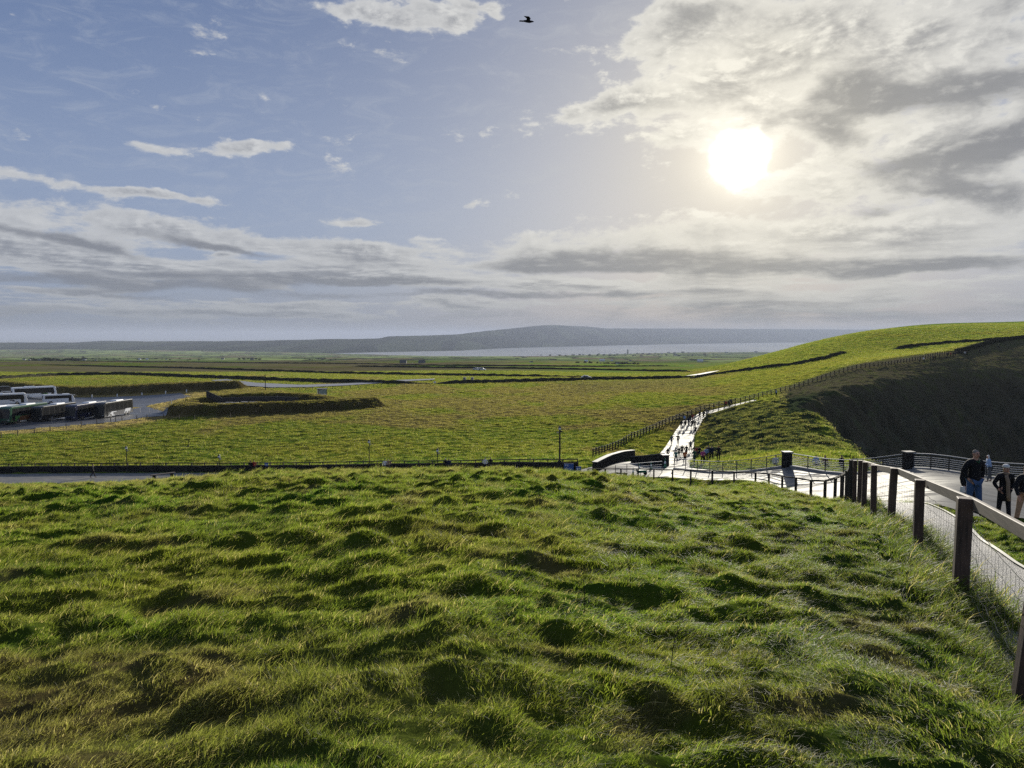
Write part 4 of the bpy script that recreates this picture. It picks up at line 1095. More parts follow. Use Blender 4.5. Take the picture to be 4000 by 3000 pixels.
# ------------------------------------------------------------------ people
def cloth(name, c, rough=.85): return simple(name, c, rough, 0, .25, 6, .2, .3)
SKIN = simple('skin', (.48, .27, .19), .55, 0, .06, 4, .3, .05)
C_BLACK = cloth('black_cloth', (.012, .012, .014)); C_NAVY = cloth('navy_cloth', (.015, .022, .05)); C_GREY = cloth('grey_cloth', (.09, .095, .10)); C_DENIM = cloth('blue_denim', (.06, .11, .22))
C_RED = cloth('red_cloth', (.30, .03, .03)); C_PINK = cloth('pink_cloth', (.45, .08, .25)); C_ORANGE = cloth('orange_cloth', (.45, .13, .03)); C_TEAL = cloth('teal_cloth', (.03, .16, .14)); C_PALE = cloth('pale_blue_cloth', (.25, .36, .55)); C_WHITE = cloth('white_cloth', (.62, .62, .60)); C_TAN = cloth('tan_cloth', (.30, .21, .13)); C_GREEN = cloth('green_cloth', (.03, .09, .05))
H_DARK = cloth('dark_hair', (.015, .010, .007)); H_FAIR = cloth('fair_hair', (.32, .22, .10)); H_GREY = cloth('grey_hair', (.22, .19, .16)); SHOE = cloth('dark_shoe', (.02, .018, .016), .5)

def skin_mesh(name, chains, subd=2, root=0):
    """chains: list of [(x,y,z,rx[,ry]), ...]; points with equal coordinates are joined"""
    V = []; R = []; E = []; idx = {}
    for ch in chains:
        prev = None
        for q in ch:
            k = tuple(round(c, 4) for c in q[:3])
            if k not in idx: idx[k] = len(V); V.append(k); R.append((q[3], q[4] if len(q) > 4 else q[3]))
            i = idx[k]
            if prev is not None and prev != i: E.append((prev, i))
            prev = i
    me = bpy.data.meshes.new(name); me.from_pydata(V, E, []); o = bpy.data.objects.new(name, me); COL.objects.link(o)
    md = o.modifiers.new('skin', 'SKIN'); md.use_smooth_shade = True
    for i, r in enumerate(R): me.skin_vertices[0].data[i].radius = r
    me.skin_vertices[0].data[root].use_root = True
    o.modifiers.new('s', 'SUBSURF').levels = subd
    dg = bpy.context.evaluated_depsgraph_get(); res = bpy.data.meshes.new_from_object(o.evaluated_get(dg)); res.name = name
    bpy.data.objects.remove(o); bpy.data.meshes.remove(me)
    for p in res.polygons: p.use_smooth = True
    return res

def person_meshes(pose, detail=1):
    """a 1.75 m figure facing -Y; returns meshes of body, jacket, trousers, hair, shoes"""
    P = dict(sl=0, sr=0, kl=0, kr=0, armL=(.30, .02, 1.14, .27, -.12, .93), armR=(-.30, .02, 1.14, -.27, -.12, .93), lean=0.0, hood=False, long=False, hairlen=0)
    P.update(pose); ln = P['lean']
    pel = (0, 0, .95); sp_ = (0, -ln * .3, 1.15); ch = (0, -ln * .7, 1.34); nk = (0, -ln, 1.47); n2 = (0, -ln - .012, 1.53); hd = (0, -ln - .03, 1.62); ht = (0, -ln - .02, 1.695)
    legs = []; shoes = []; trou = []
    for s_, sw, kn in ((1, P['sl'], P['kl']), (-1, P['sr'], P['kr'])):
        hip = (s_ * .095, 0, .90); knee = (s_ * .105, -sw * .5 - kn * .18, .49 + kn * .05); ank = (s_ * .11, -sw + kn * .10, .085 + kn * .10); toe = (s_ * .125, -sw - .15 + kn * .10, .04 + kn * .07)
        legs.append([(*pel, .12, .10), (*hip, .085), (*knee, .055), (*ank, .038), (*toe, .032)])
        trou.append([(*pel, .145, .118), (*hip, .100, .105), ((hip[0] + knee[0]) / 2, (hip[1] + knee[1]) / 2, (hip[2] + knee[2]) / 2, .090), (*knee, .072), (ank[0], ank[1], ank[2] + .03, .062)])
        shoes.append([(ank[0], ank[1] + .03, ank[2] - .015, .05), ((ank[0] + toe[0]) / 2, (ank[1] + toe[1]) / 2 - .01, (ank[2] + toe[2]) / 2 - .01, .05, .042), (toe[0], toe[1] - .03, toe[2], .045, .032)])
    body = [[(*pel, .12, .10), (*sp_, .12, .10), (*ch, .13, .105), (*nk, .062), (*n2, .053), (hd[0], hd[1], hd[2] - .045, .066, .076), (*hd, .078, .094), (*ht, .062, .074)]] + legs
    jk = [[(0, 0, .78 if not P['long'] else .60, .185, .160), (0, -ln * .1, .98, .172, .135), (*sp_, .165, .13), (0, -ln * .6, 1.30, .18, .14), (0, -ln * .9, 1.42, .135, .115), (0, -ln, 1.50, .072, .078)]]
    jk[0] = jk[0] if not P['long'] else [(0, .0, .58, .19, .17)] + jk[0][1:]
    for s_, A in ((1, P['armL']), (-1, P['armR'])):
        sh = (s_ * .185, -ln * .9, 1.405); el_ = A[:3]; wr = A[3:6]
        body.append([(*ch, .13, .105), (sh[0] * .9, sh[1], sh[2] - .01, .05), (*el_, .038), (*wr, .028)])
        d = (Vector(wr) - Vector(el_)).normalized(); w = Vector(wr)
        if detail:
            side = d.cross(Vector((s_, 0, 0.2))).normalized()
            palm = w + d * .055; body[-1].append((*palm, .026, .034))
            for k, fl in enumerate((.070, .080, .074, .058)):
                off = side * ((k - 1.5) * .019); bend = Vector((-s_ * .5, 0, 0))
                a1 = palm + off + d * .035; a2 = a1 + (d + bend * .4).normalized() * fl * .55; a3 = a2 + (d + bend).normalized() * fl * .45
                body.append([(*palm, .026, .034), (*a1, .0095), (*a2, .0085), (*a3, .007)])
            th = w + d * .02 - side * .030; t2 = th + (d - side * .7).normalized() * .035; t3 = t2 + d * .026
            body.append([(*palm, .026, .034), (*th, .012), (*t2, .010), (*t3, .0085)])
        mid = (Vector(el_) * .45 + Vector(sh) * .55)
        jk.append([(0, -ln * .9, 1.42, .135, .115), (*sh, .088, .085), (*mid, .074), (*el_, .064), ((el_[0] + wr[0]) / 2, (el_[1] + wr[1]) / 2, (el_[2] + wr[2]) / 2, .056), (*(w - d * .015), .047)])
    hair_r = .088
    hair = [[(0, hd[1] + .028, hd[2] + .0, .075, .070), (0, hd[1] + .018, hd[2] + .055, .082, .088), (0, hd[1] - .008, ht[2] + .018, .060, .066)]]
    if P['hairlen']: hair[0] = [(0, hd[1] + .06, hd[2] - P['hairlen'], .07, .04), (0, hd[1] + .05, hd[2] - P['hairlen'] * .4, .08, .06)] + hair[0]
    if P['hood']: hair = [[(0, hd[1] + .05, 1.50, .09, .07), (0, hd[1] + .025, hd[2], .105, .10), (0, hd[1] + .015, ht[2] + .02, .075, .08)]]
    sd = 2 if detail else 1
    R_ = {'body': skin_mesh('body', body, sd), 'jacket': skin_mesh('jacket', jk, sd), 'trousers': skin_mesh('trousers', trou, sd), 'hair': skin_mesh('hair', hair, sd)}
    sm = [skin_mesh('shoe', [c], 1) for c in shoes]
    R_['shoe'] = sm
    return R_
def person(meshes, loc, rz, h, label, jacket, trousers, hair, group=None, skin=SKIN, hood_mat=None):
    o = thing('person', label, 'person', loc, rz, group); s_ = h / 1.75; o.scale = (s_, s_, s_)
    for k, mt in (('body', skin), ('jacket', jacket), ('trousers', trousers), ('hair', hood_mat or hair)):
        c = bpy.data.objects.new(k if not (k == 'hair' and hood_mat) else 'hood', meshes[k]); link(c, o)
        if not len(meshes[k].materials): meshes[k].materials.append(mt)
        c.material_slots[0].link = 'OBJECT'; c.material_slots[0].material = mt
    for m_ in meshes['shoe']:
        c = bpy.data.objects.new('shoe', m_); link(c, o)
        if not len(m_.materials): m_.materials.append(SHOE)
    return o
LIB = [
    person_meshes(dict(sl=.22, sr=-.24, kr=.5, armL=(.29, .10, 1.13, .27, .16, .88), armR=(-.29, -.06, 1.13, -.26, -.18, .92)), 0),
    person_meshes(dict(sl=-.2, sr=.20, kl=.45, long=True, armL=(.28, -.05, 1.14, .26, -.13, .90), armR=(-.28, .09, 1.14, -.27, .12, .88), hairlen=.16), 0),
    person_meshes(dict(sl=.05, sr=-.05, hood=True, armL=(.33, .06, 1.16, .18, -.10, .98), armR=(-.33, .06, 1.16, -.18, -.10, .98)), 0),
    person_meshes(dict(sl=.02, sr=-.06, armL=(.36, -.02, 1.25, .16, -.12, 1.45), armR=(-.28, 0, 1.12, -.28, -.04, .87)), 0),
    person_meshes(dict(sl=.12, sr=-.14, lean=.10, hairlen=.22, armL=(.27, -.06, 1.16, .12, -.22, 1.05), armR=(-.27, -.06, 1.16, -.12, -.22, 1.05)), 0),
]
def on_path(px_, pyfoot, lift=.05):
    h = hit(px_, pyfoot, 66); h.z += lift; return h
AWAY = math.pi
# px, foot py, height m, meshes, rz, jacket, trousers, hair, hood, label
FOLK = [
    (2623, 1739, 1.68, 1, AWAY + .1, C_GREY, C_BLACK, H_DARK, None, 'walker in grey coat at the left edge of the white path'),
    (2648, 1738, 1.78, 3, AWAY, C_BLACK, C_GREY, H_DARK, None, 'walker with one hand raised to the head in the middle of the white path'),
    (2697, 1765, 1.75, 4, AWAY, C_GREY, C_BLACK, H_DARK, None, 'lone walker in long grey coat on the right half of the white path'),
    (2664, 1784, 1.78, 0, AWAY, C_BLACK, C_BLACK, H_DARK, C_BLACK, 'broad walker in black wearing a hat, left of a close pair near the entrance'),
    (2681, 1784, 1.72, 1, AWAY - .2, C_BLACK, C_BLACK, H_DARK, None, 'black-coated walker on the right of the close pair near the entrance'),
    (2652, 1792, 1.70, 2, 0, C_BLACK, C_BLACK, H_DARK, C_BLACK, 'stooping figure in black just behind the left end of the metal railing'),
    (2608, 1797, 1.70, 2, .4, C_BLACK, C_BLACK, H_DARK, C_NAVY, 'figure in black whose head shows over the wall end pillar'),
    (2640, 1812, 1.60, 0, 0, C_TEAL, C_BLACK, H_DARK, None, 'person in teal jacket seen through the left end of the metal railing'),
    (2675, 1814, 1.55, 4, 0, C_ORANGE, C_BLACK, H_DARK, None, 'person in orange-brown jacket seen through the metal railing bars'),
    (2712, 1814, 1.65, 1, .3, C_GREEN, C_NAVY, H_FAIR, None, 'fair-haired person in green coat behind the metal railing'),
    (2744, 1814, 1.58, 4, 0, C_PINK, C_BLACK, H_DARK, None, 'person in pink jacket behind the metal railing'),
    (2712, 1788, 1.74, 2, AWAY, C_BLACK, C_BLACK, H_DARK, C_BLACK, 'hooded figure in black at the right path edge above the railing group'),
    (2722, 1791, 1.70, 1, .5, C_RED, C_BLACK, H_DARK, None, 'person in red coat at the left of the railing group'),
    (2731, 1794, 1.76, 0, AWAY, C_BLACK, C_NAVY, H_DARK, None, 'tall person in black standing between the red and pale coats'),
    (2757, 1803, 1.65, 4, 0, C_PALE, C_BLACK, H_DARK, None, 'person in pale blue jacket right of the pink jacket'),
    (2766, 1797, 1.74, 2, 0, C_BLACK, C_BLACK, H_DARK, C_GREY, 'person in black with a grey hood in the railing group'),
    (2779, 1799, 1.72, 0, .2, C_NAVY, C_BLACK, H_DARK, None, 'person in navy jacket near the right end of the railing group'),
    (2806, 1801, 1.72, 2, AWAY, C_BLACK, C_BLACK, H_DARK, C_ORANGE, 'rightmost person of the railing group, with an orange hood'),
    (2716, 1703, 1.80, 3, AWAY, C_BLACK, C_BLACK, H_DARK, None, 'walker with one arm out at the right edge of the white path'),
    (2661, 1676, 1.70, 2, AWAY, C_BLACK, C_BLACK, H_DARK, C_BLACK, 'lower left walker of the dark cluster halfway up the white path'),
    (2677, 1676, 1.74, 0, AWAY, C_BLACK, C_NAVY, H_DARK, None, 'lower right walker of the dark cluster halfway up the white path'),
    (2689, 1663, 1.76, 1, AWAY, C_NAVY, C_BLACK, H_DARK, None, 'walker in navy coat at the right of the cluster halfway up the path'),
    (2674, 1655, 1.72, 4, AWAY, C_PALE, C_GREY, H_GREY, None, 'walker in pale blue jacket in the cluster halfway up the path'),
    (2695, 1650, 1.74, 0, AWAY, C_BLACK, C_BLACK, H_DARK, None, 'upper walker in black above the cluster, beside the fence'),
    (2706, 1648, 1.68, 1, AWAY, C_RED, C_BLACK, H_DARK, None, 'walker in dark red coat above the cluster, beside the fence'),
    (2705, 1674, 1.78, 0, AWAY, C_BLACK, C_BLACK, H_DARK, None, 'left walker of the couple holding close in mid path'),
    (2714, 1675, 1.66, 1, AWAY, C_BLACK, C_GREY, H_DARK, None, 'right walker of the couple holding close in mid path'),
    (2733, 1637, 1.74, 0, AWAY, C_NAVY, C_BLACK, H_DARK, None, 'left walker of three where the white path narrows'),
    (2748, 1636, 1.76, 2, AWAY, C_BLACK, C_BLACK, H_DARK, C_BLACK, 'middle walker of three where the white path narrows'),
    (2761, 1627, 1.68, 1, AWAY, C_GREY, C_DENIM, H_DARK, None, 'right walker of three where the white path narrows'),
    (2836, 1594, 1.72, 0, AWAY, C_RED, C_BLACK, H_DARK, None, 'left walker of the small group at the top bend of the white path'),
    (2846, 1592, 1.70, 2, AWAY, C_BLACK, C_BLACK, H_DARK, C_BLACK, 'right walker of the small group at the top bend of the white path'),
    (2857, 1589, 1.70, 4, AWAY, C_NAVY, C_BLACK, H_DARK, None, 'last walker of the small group at the top bend, furthest right'),
]
for (a_, b_, h_, k_, rz_, j_, t_, hr_, hd_, l_) in FOLK:
    person(LIB[k_], on_path(a_, b_), rz_ + rr.uniform(-.2, .2), h_, l_, j_, t_, hr_, 'visitors on and around the white cliff path', hood_mat=hd_)
# walkers high on the headland path
HIGH = [(3036, 171, 'small pale figure behind the fence low on the headland', C_PALE, 0), (3592, 219, 'lowest figure of the walkers high on the headland path', C_GREY, 1), (3608, 221, 'second figure, in white, of the walkers high on the headland path', C_WHITE, 0),
        (3634, 224, 'tall dark figure at the left of the tight huddle on the headland path', C_BLACK, 2), (3645, 225, 'dark figure second in the tight huddle on the headland path', C_NAVY, 0), (3653, 226, 'dark figure third in the tight huddle on the headland path', C_BLACK, 4),
        (3668, 229, 'dark figure just right of the tight huddle on the headland path', C_BLACK, 1), (3700, 234, 'dark figure standing tallest beside the fence gap on the headland', C_BLACK, 0), (3712, 236, 'figure in red leaning on the headland fence', C_RED, 3),
        (3722, 238, 'dark figure second right of the fence gap on the headland', C_BLACK, 2), (3730, 239, 'dark figure third right of the fence gap on the headland', C_NAVY, 0), (3768, 246, 'figure in white where the parapet begins', C_WHITE, 1), (3775, 247, 'dark figure beside the one in white where the parapet begins', C_BLACK, 0),
        (3825, 256, 'dark figure halfway along the rough parapet', C_BLACK, 2), (3900, 270, 'pale figure near the top of the rough parapet', C_GREY, 1)]
for a_, Y_, l_, j_, k_ in HIGH:
    p = at(a_, Y_ - 3.0); p.z += .0
    person(LIB[k_], p, rr.choice((0, AWAY, 1.2)), rr.uniform(1.65, 1.8), l_, j_, C_BLACK, H_DARK, 'walkers high on the headland path')
# lower path
person(LIB[0], at(345, 89.5) + Vector((0, 0, .03)), math.pi / 2 + .2, 1.78, 'lone walker in black striding along the lower path at the left', C_BLACK, C_BLACK, H_DARK)
for a_, Y_, l_, j_, k_, hr_ in [(968, 90.2, 'person in dark coat at the left of the couple by the short lamp post', C_BLACK, 2, H_DARK), (981, 90.6, 'person in dark red coat, right of the couple by the short lamp post', C_RED, 4, H_DARK),
                          (1499, 86.0, 'person in pale grey jacket left of the fair-haired one on the lower path', C_WHITE, 0, H_DARK), (1511, 86.2, 'fair-haired person in tan coat on the lower path', C_TAN, 4, H_FAIR),
                          (1738, 84.4, 'person in black with a white cap on the lower path', C_BLACK, 0, C_WHITE), (1751, 84.0, 'person in dark coat right of the white cap on the lower path', C_NAVY, 1, H_DARK),
                          (1894, 83.0, 'partly hidden person in pale jacket low behind the brow', C_WHITE, 2, H_GREY), (1915, 83.2, 'partly hidden person in dark coat low behind the brow', C_BLACK, 0, H_FAIR)]:
    person(LIB[k_], at(a_, Y_) + Vector((0, 0, .03)), rr.uniform(-.5, .5), 1.70, l_, j_, C_BLACK, hr_, 'visitors on the lower path')
# people beyond the metal railings, below the plaza edge
for a_, Y_, l_, j_ in [(3199, 62, 'person in bright blue jacket behind the middle railing', C_PALE), (3234, 62.5, 'person with fair head and dark coat behind the middle railing', C_TAN), (3300, 62, 'dark figure bending behind the middle railing', C_BLACK), (3040, 64, 'person in white behind the railing just left of the first pillar', C_WHITE)]:
    p = at(a_, Y_); q = pix(a_, 1792, Y_); person(LIB[rr.randrange(3)], Vector((p.x, p.y, min(q.z - 1.35, p.z + .6))), rr.uniform(-.4, .4), 1.7, l_, j_, C_BLACK, H_FAIR if 'fair' in l_ else H_DARK, 'visitors on the lower terrace')

# the two walkers close to the camera, and those beside them
POCK_L = (.285, .07, 1.15, .185, -.035, .97); POCK_R = (-.285, .07, 1.15, -.185, -.035, .97)
pm_man = person_meshes(dict(sl=.12, sr=-.10, kr=.15, armL=POCK_L, armR=POCK_R), 1)
pm_wom = person_meshes(dict(sl=.10, sr=-.10, armL=POCK_L, armR=POCK_R, long=True, hairlen=.13, lean=.03), 1)
pm_std = person_meshes(dict(sl=.16, sr=-.14, kl=.2, armL=(.28, 0, 1.12, .27, -.10, .88), armR=(-.28, 0, 1.12, -.27, -.10, .88)), 1)
def stand(px_, pyhead, Y_, h):
    p = pix(px_, pyhead, Y_); g = gz(p.x, p.y); return Vector((p.x, p.y, p.z - h)), g
def face(o, hy, skin=SKIN, nose=.016):
    y0 = hy - .088
    MB().tube([(0, y0 + .004, 1.645), (0, y0 - .012, 1.615), (0, y0 - .018, 1.603), (0, y0 + .002, 1.592)], [.007, .010, .013, .006], 6).build('nose', skin, o, True)
    for s_ in (-1, 1):
        MB().tube([(s_ * .031, y0 + .016, 1.637), (s_ * .031, y0 + .004, 1.637)], [.012, .009], 8).build('eye', H_DARK, o, True)
        MB().bar((s_ * .018, y0 + .006, 1.655), (s_ * .046, y0 + .014, 1.653), .006, .006).build('eyebrow', H_DARK, o)
        MB().tube([(s_ * .076, hy - .006, 1.60), (s_ * .086, hy + .004, 1.625), (s_ * .082, hy + .006, 1.648)], [.010, .014, .008], 6).build('ear', skin, o, True)
    MB().tube([(-.024, y0 + .014, 1.566), (0, y0 + .004, 1.563), (.024, y0 + .014, 1.566)], [.004, .007, .004], 6).build('mouth', C_RED, o, True)
pos, g = stand(3811, 1758, 19.0, 1.78)
man = person(pm_man, Vector((pos.x, pos.y, g + .03)), .12, max(1.6, min(1.95, pos.z + 1.78 - g)), 'bald man in black jacket and blue jeans walking up behind the timber fence', C_BLACK, C_DENIM, H_GREY)
face(man, -.03)
MB().tube([(-.05, -.10, 1.47), (0, -.125, 1.40), (.05, -.10, 1.47)], [.012, .02, .012], 6).build('collar', C_GREEN, man, True)
pos, g = stand(3928, 1819, 18.6, 1.62)
wom = person(pm_wom, Vector((pos.x, pos.y, g + .03)), -.05, max(1.40, min(1.7, pos.z + 1.62 - g)), 'woman in black coat with white knitted hat and long checked scarf near the right edge', C_BLACK, C_BLACK, H_FAIR)
face(wom, -.06)
MB().tube([(0, -.035, 1.665), (0, -.035, 1.70), (0, -.03, 1.745), (0, -.03, 1.765)], [.092, .096, .085, .05], 14).build('knitted_hat', C_WHITE, wom, True)
m, nt, out = mat_new('checked_scarf'); co = objco(); wv = nt.nodes.new('ShaderNodeTexWave'); wv.inputs['Scale'].default_value = 9; wv.bands_direction = 'Z'; nt.links.new(co, wv.inputs[0])
wv2 = nt.nodes.new('ShaderNodeTexWave'); wv2.inputs['Scale'].default_value = 14; nt.links.new(co, wv2.inputs[0])
bsdf(nt, out, mixc(S(wv.outputs[1]) * .5 + S(wv2.outputs[1]) * .4, (.34, .27, .18), (.12, .06, .045)), .9, .1); M['scarf'] = m
MB().tube([(-.05, -.13, 1.45), (-.03, -.20, 1.25), (-.02, -.205, 1.0), (.0, -.20, .80), (.03, -.19, .66)], [.05, .055, .05, .055, .05], 8).build('scarf', M['scarf'], wom, True)
MB().tube([(-.07, -.04, 1.49), (0, -.135, 1.47), (.07, -.04, 1.49)], [.04, .05, .04], 8).build('scarf_wrap', M['scarf'], wom, True)
pos, g = stand(3786, 1800, 20.6, 1.60)
w3 = person(pm_std, Vector((pos.x, pos.y, g + .03)), .3, 1.62, 'person in black mostly hidden behind the bald man, holding a white bag', C_BLACK, C_BLACK, H_DARK); face(w3, -.03)
MB().box((-.33, -.10, .80), (.14, .10, .18), taper=.8).build('handbag', C_WHITE, w3)
pos, g = stand(3868, 1786, 40.0, 1.70)
w4 = person(LIB[4], Vector((pos.x, pos.y, g + .03)), -1.9, 1.55, 'person in pale blue jacket leaning on the right metal railing', C_PALE, C_GREY, H_DARK, hood_mat=C_WHITE)
pos, g = stand(4010, 1780, 19.8, 1.75)
w5 = person(pm_std, Vector((pos.x, pos.y, g + .03)), .1, 1.72, 'person in dark clothes cut off by the right picture edge beside the woman', C_BLACK, C_TAN, H_DARK); face(w5, -.03)

# ------------------------------------------------------------------ birds
def bird(pos, span, rz, roll, flap, label, fold=1.0):
    o = thing('bird', label, 'bird', pos); o.rotation_euler = (0, roll, rz); b = C_BLACK
    MB().tube([(0, .22, 0), (0, .16, .01), (0, .05, .01), (0, -.08, 0), (0, -.17, .01), (0, -.21, .012), (0, -.26, .004)], [.012, .035, .055, .055, .034, .028, .005], 10).build('body', b, o, True)
    MB().prism([(.18, -.004), (.36, -.004), (.36, .004), (.18, .01)], -.045, .045).build('tail', b, o)
    for s_ in (-1, 1):
        w = [Vector((s_ * .04, -.07, .01)), Vector((s_ * .04, .08, .01)), Vector((s_ * .24 * fold, .06, .01 + flap * .2)), Vector((s_ * .26 * fold, -.10, .01 + flap * .22)), Vector((s_ * .5 * fold, .03 + (1 - fold) * .3, .01 + flap * .35)), Vector((s_ * .48 * fold, -.02, .01 + flap * .34))]
        v = w + [p + Vector((0, 0, .012)) for p in w]; f = [(0, 1, 2, 3), (3, 2, 4, 5), (9, 8, 7, 6), (11, 10, 8, 9), (0, 3, 9, 6), (3, 5, 11, 9), (1, 7, 8, 2), (2, 8, 10, 4), (5, 4, 10, 11), (0, 6, 7, 1)]
        mesh_obj('wing', v, f, b, o)
    o.scale = (span, span, span); return o
bird(pix(2062, 84, 34), 1.1, 1.72, .1, .25, 'dark bird gliding high in the blue sky near the top of the picture', .42)
bird(pix(735, 1743, 60), 1.05, .6, -.7, 1.1, 'black crow flying low over the pasture left of centre')

# ------------------------------------------------------------------ coaches
def paint(name, c, r=.25): return simple(name, c, r, 0, .05, .6, .6, .02)
P_WHITE = paint('white_coach_paint', (.82, .83, .84)); P_GREEN = paint('green_coach_paint', (.015, .075, .035)); P_BLACK = paint('black_coach_paint', (.010, .011, .012)); P_NAVY = paint('navy_coach_paint', (.010, .014, .045)); P_SILV = paint('grey_coach_paint', (.16, .16, .165)); P_LIME = paint('leaf_green_livery', (.07, .20, .05)); P_BROWN = paint('brown_livery', (.14, .06, .02)); P_BLUEL = paint('pale_blue_livery', (.14, .20, .30)); 
def coach(px_, Y_, rz, body, side_low, label, L=12.2, H=3.6, Wd=2.55, marks=(), mini=False, front=None, roofm=None):
    """nose towards local -Y"""
    p = at(px_, Y_) + Vector((0, 0, .12)); o = thing('coach' if not mini else 'minibus', label, 'coach' if not mini else 'minibus', p, rz, 'coaches in the coach park')
    h2 = L / 2; fb = .35 if not mini else .9
    prof = [(-h2, .35), (-h2 - .02, 1.15), (-h2 + .10 + fb * .25, 2.2), (-h2 + fb, H - .25), (-h2 + fb + .45, H), (h2 - .25, H), (h2 - .05, H - .3), (h2, 1.0), (h2, .40)]
    mb = MB().prism(prof, -Wd / 2, Wd / 2); ob = mb.build('body', body, o); bv = ob.modifiers.new('bevel', 'BEVEL'); bv.width = .09; bv.segments = 2
    wy = [-h2 + 2.6, h2 - 3.2] + ([h2 - 1.95] if L > 11 else [])
    if mini: wy = [-h2 + 1.2, h2 - 2.0]
    e = Wd / 2
    for s_ in (-1, 1):
        MB().prism([(-h2 + fb + .35, 1.62), (-h2 + fb + .62, H - .42), (h2 - .55, H - .42), (h2 - .55, 1.62)], s_ * e - .012, s_ * e + .012).build('side_window', M['glass_dark'], o)
        for k in range(1, 6 if not mini else 4):
            yy = -h2 + fb + .5 + k * (L - fb - 1.2) / (6 if not mini else 4); MB().box((s_ * (e + .014), yy, (1.62 + H - .42) / 2), (.008, .05, H - 2.1)).build('window_pillar', M['rubber'], o)
        if side_low is not body: MB().prism([(-h2 + .2, .42), (-h2 + 1.0, 1.40), (h2 - .3, 1.55), (h2 - .3, .42)], s_ * e - .006, s_ * e + .006).build('lower_panel', side_low, o)
        for (y0, z0, y1, z1, mt) in marks:
            MB().prism([(y0, z0), (y0 + (y1 - y0) * .45, z1), (y1, z1 - .1), (y0 + (y1 - y0) * .7, z0)], s_ * e - .009, s_ * (e + .009) if s_ > 0 else -e - .009).build('livery_panel', mt, o)
        for w in wy:
            q = MB().tube([(s_ * (e - .28), w, .48), (s_ * (e + .022), w, .48)], [.48, .48], 16).build('wheel', M['rubber'], o)
            MB().tube([(s_ * (e + .01), w, .48), (s_ * (e + .035), w, .48)], [.27, .20], 12).build('rim', M['chrome'], q)
        MB().box((s_ * (e * .78), -h2 - .03, .85), (.36, .06, .20)).build('headlight', M['chrome'], o)
        a = MB().tube([(s_ * e * .9, -h2 + fb + .1, H - .35), (s_ * (e + .22), -h2 - .25, H - .45), (s_ * (e + .25), -h2 - .35, H - .75)], .035, 6).build('mirror', body, o)
        MB().box((s_ * (e + .25), -h2 - .35, H - 1.0), (.18, .12, .5)).build('mirror_glass', M['glass_dark'], a)
    for s_ in (-1, 1):
        for k in range(3): MB().box((s_ * (e + .004), -h2 + L * (.36 + .13 * k), .95), (.012, L * .12, .62)).build('luggage_door', side_low, o)
        MB().box((s_ * (e + .006), -h2 + 1.25, 1.55), (.016, .80, 2.0)).build('passenger_door', M['glass_dark'], o)
    # windscreen, grille, rear window, roof unit
    a0 = Vector((0, -h2 - .035, 1.30)); 
    mesh_obj('windscreen', [(-e + .1, -h2 - .03, 1.2), (e - .1, -h2 - .03, 1.2), (e - .1, -h2 + .065 + fb * .25, 2.2), (e - .12, -h2 + fb * .93, H - .42), (-e + .12, -h2 + fb * .93, H - .42), (-e + .1, -h2 + .065 + fb * .25, 2.2)], [(0, 1, 2, 5), (5, 2, 3, 4)], M['glass_dark'], o)
    MB().box((0, -h2 - .03, .62), (e * 1.0, .05, .22)).build('grille', front or M['rubber'], o)
    MB().box((0, -h2 - .035, .36), (e * 1.7, .08, .16)).build('bumper', M['steel_dark'], o)
    MB().box((0, h2 - .01, 2.2), (Wd - .5, .06, .9)).build('rear_window', M['glass_dark'], o)
    if not mini: MB().box((0, 1.2, H + .09), (1.7, 3.0, .20), taper=.9).build('roof_unit', roofm or P_WHITE, o)
    else: MB().box((0, -.4, H + .07), (1.0, 1.2, .14), taper=.85).build('roof_unit', M['rubber'], o)
    return o
NEARB = [(438, 173.5, P_BLACK, P_SILV, 'white and grey coach with dark nose at the right end of the near row', ((-4.6, .45, -1.0, 1.5, P_WHITE), (2.0, .5, 5.6, 3.0, P_WHITE), (-1.4, 1.7, 2.4, 2.35, P_WHITE)), 3.75),
         (330, 169.0, P_NAVY, P_NAVY, 'navy blue coach second from the right of the near row', ((-1.5, 1.1, -.9, 1.5, P_WHITE),), 3.65),
         (203, 164.5, P_BLACK, P_BLACK, 'black coach with a dark windscreen third from the right of the near row', ((-3.8, .5, .2, 1.4, P_SILV),), 3.55),
         (84, 159.5, P_GREEN, P_BROWN, 'green fronted coach with pale roof edge and brown side in the near row', ((-5.8, .45, -2.8, 1.6, P_LIME), (-5.2, 1.7, -4.2, 3.0, P_WHITE)), 3.65),
         (-32, 156.0, P_WHITE, P_WHITE, 'white coach with green swoosh cut off by the left picture edge, near row', ((-4.6, .45, -1.6, 1.5, P_LIME), (-.5, .6, 1.5, 1.3, P_BLUEL)), 3.6)]
for px_, Y_, b_, s_, l_, mk, h_ in NEARB: coach(px_, Y_, -.035, b_, s_, l_, H=h_, marks=mk)
coach(128, 231, math.pi * .75, P_WHITE, P_WHITE, 'long white coach with green landscape livery parked behind the minibus', H=3.75, marks=((-4.5, .5, -1.5, 1.7, P_LIME), (1.0, .5, 4.8, 1.6, P_BLUEL)))
coach(222, 222, math.pi * .72, P_WHITE, P_WHITE, 'white minibus with a black roof hatch at the right end of the far row', L=8.4, H=2.95, Wd=2.3, mini=True, marks=((-1.6, .7, 1.8, 1.2, P_BLUEL),))
coach(2, 211, math.pi * .70, P_WHITE, P_WHITE, 'white coach with oval badge cut off by the left picture edge, far row', H=3.4, marks=((-3.2, 1.05, -1.6, 1.55, P_NAVY),))
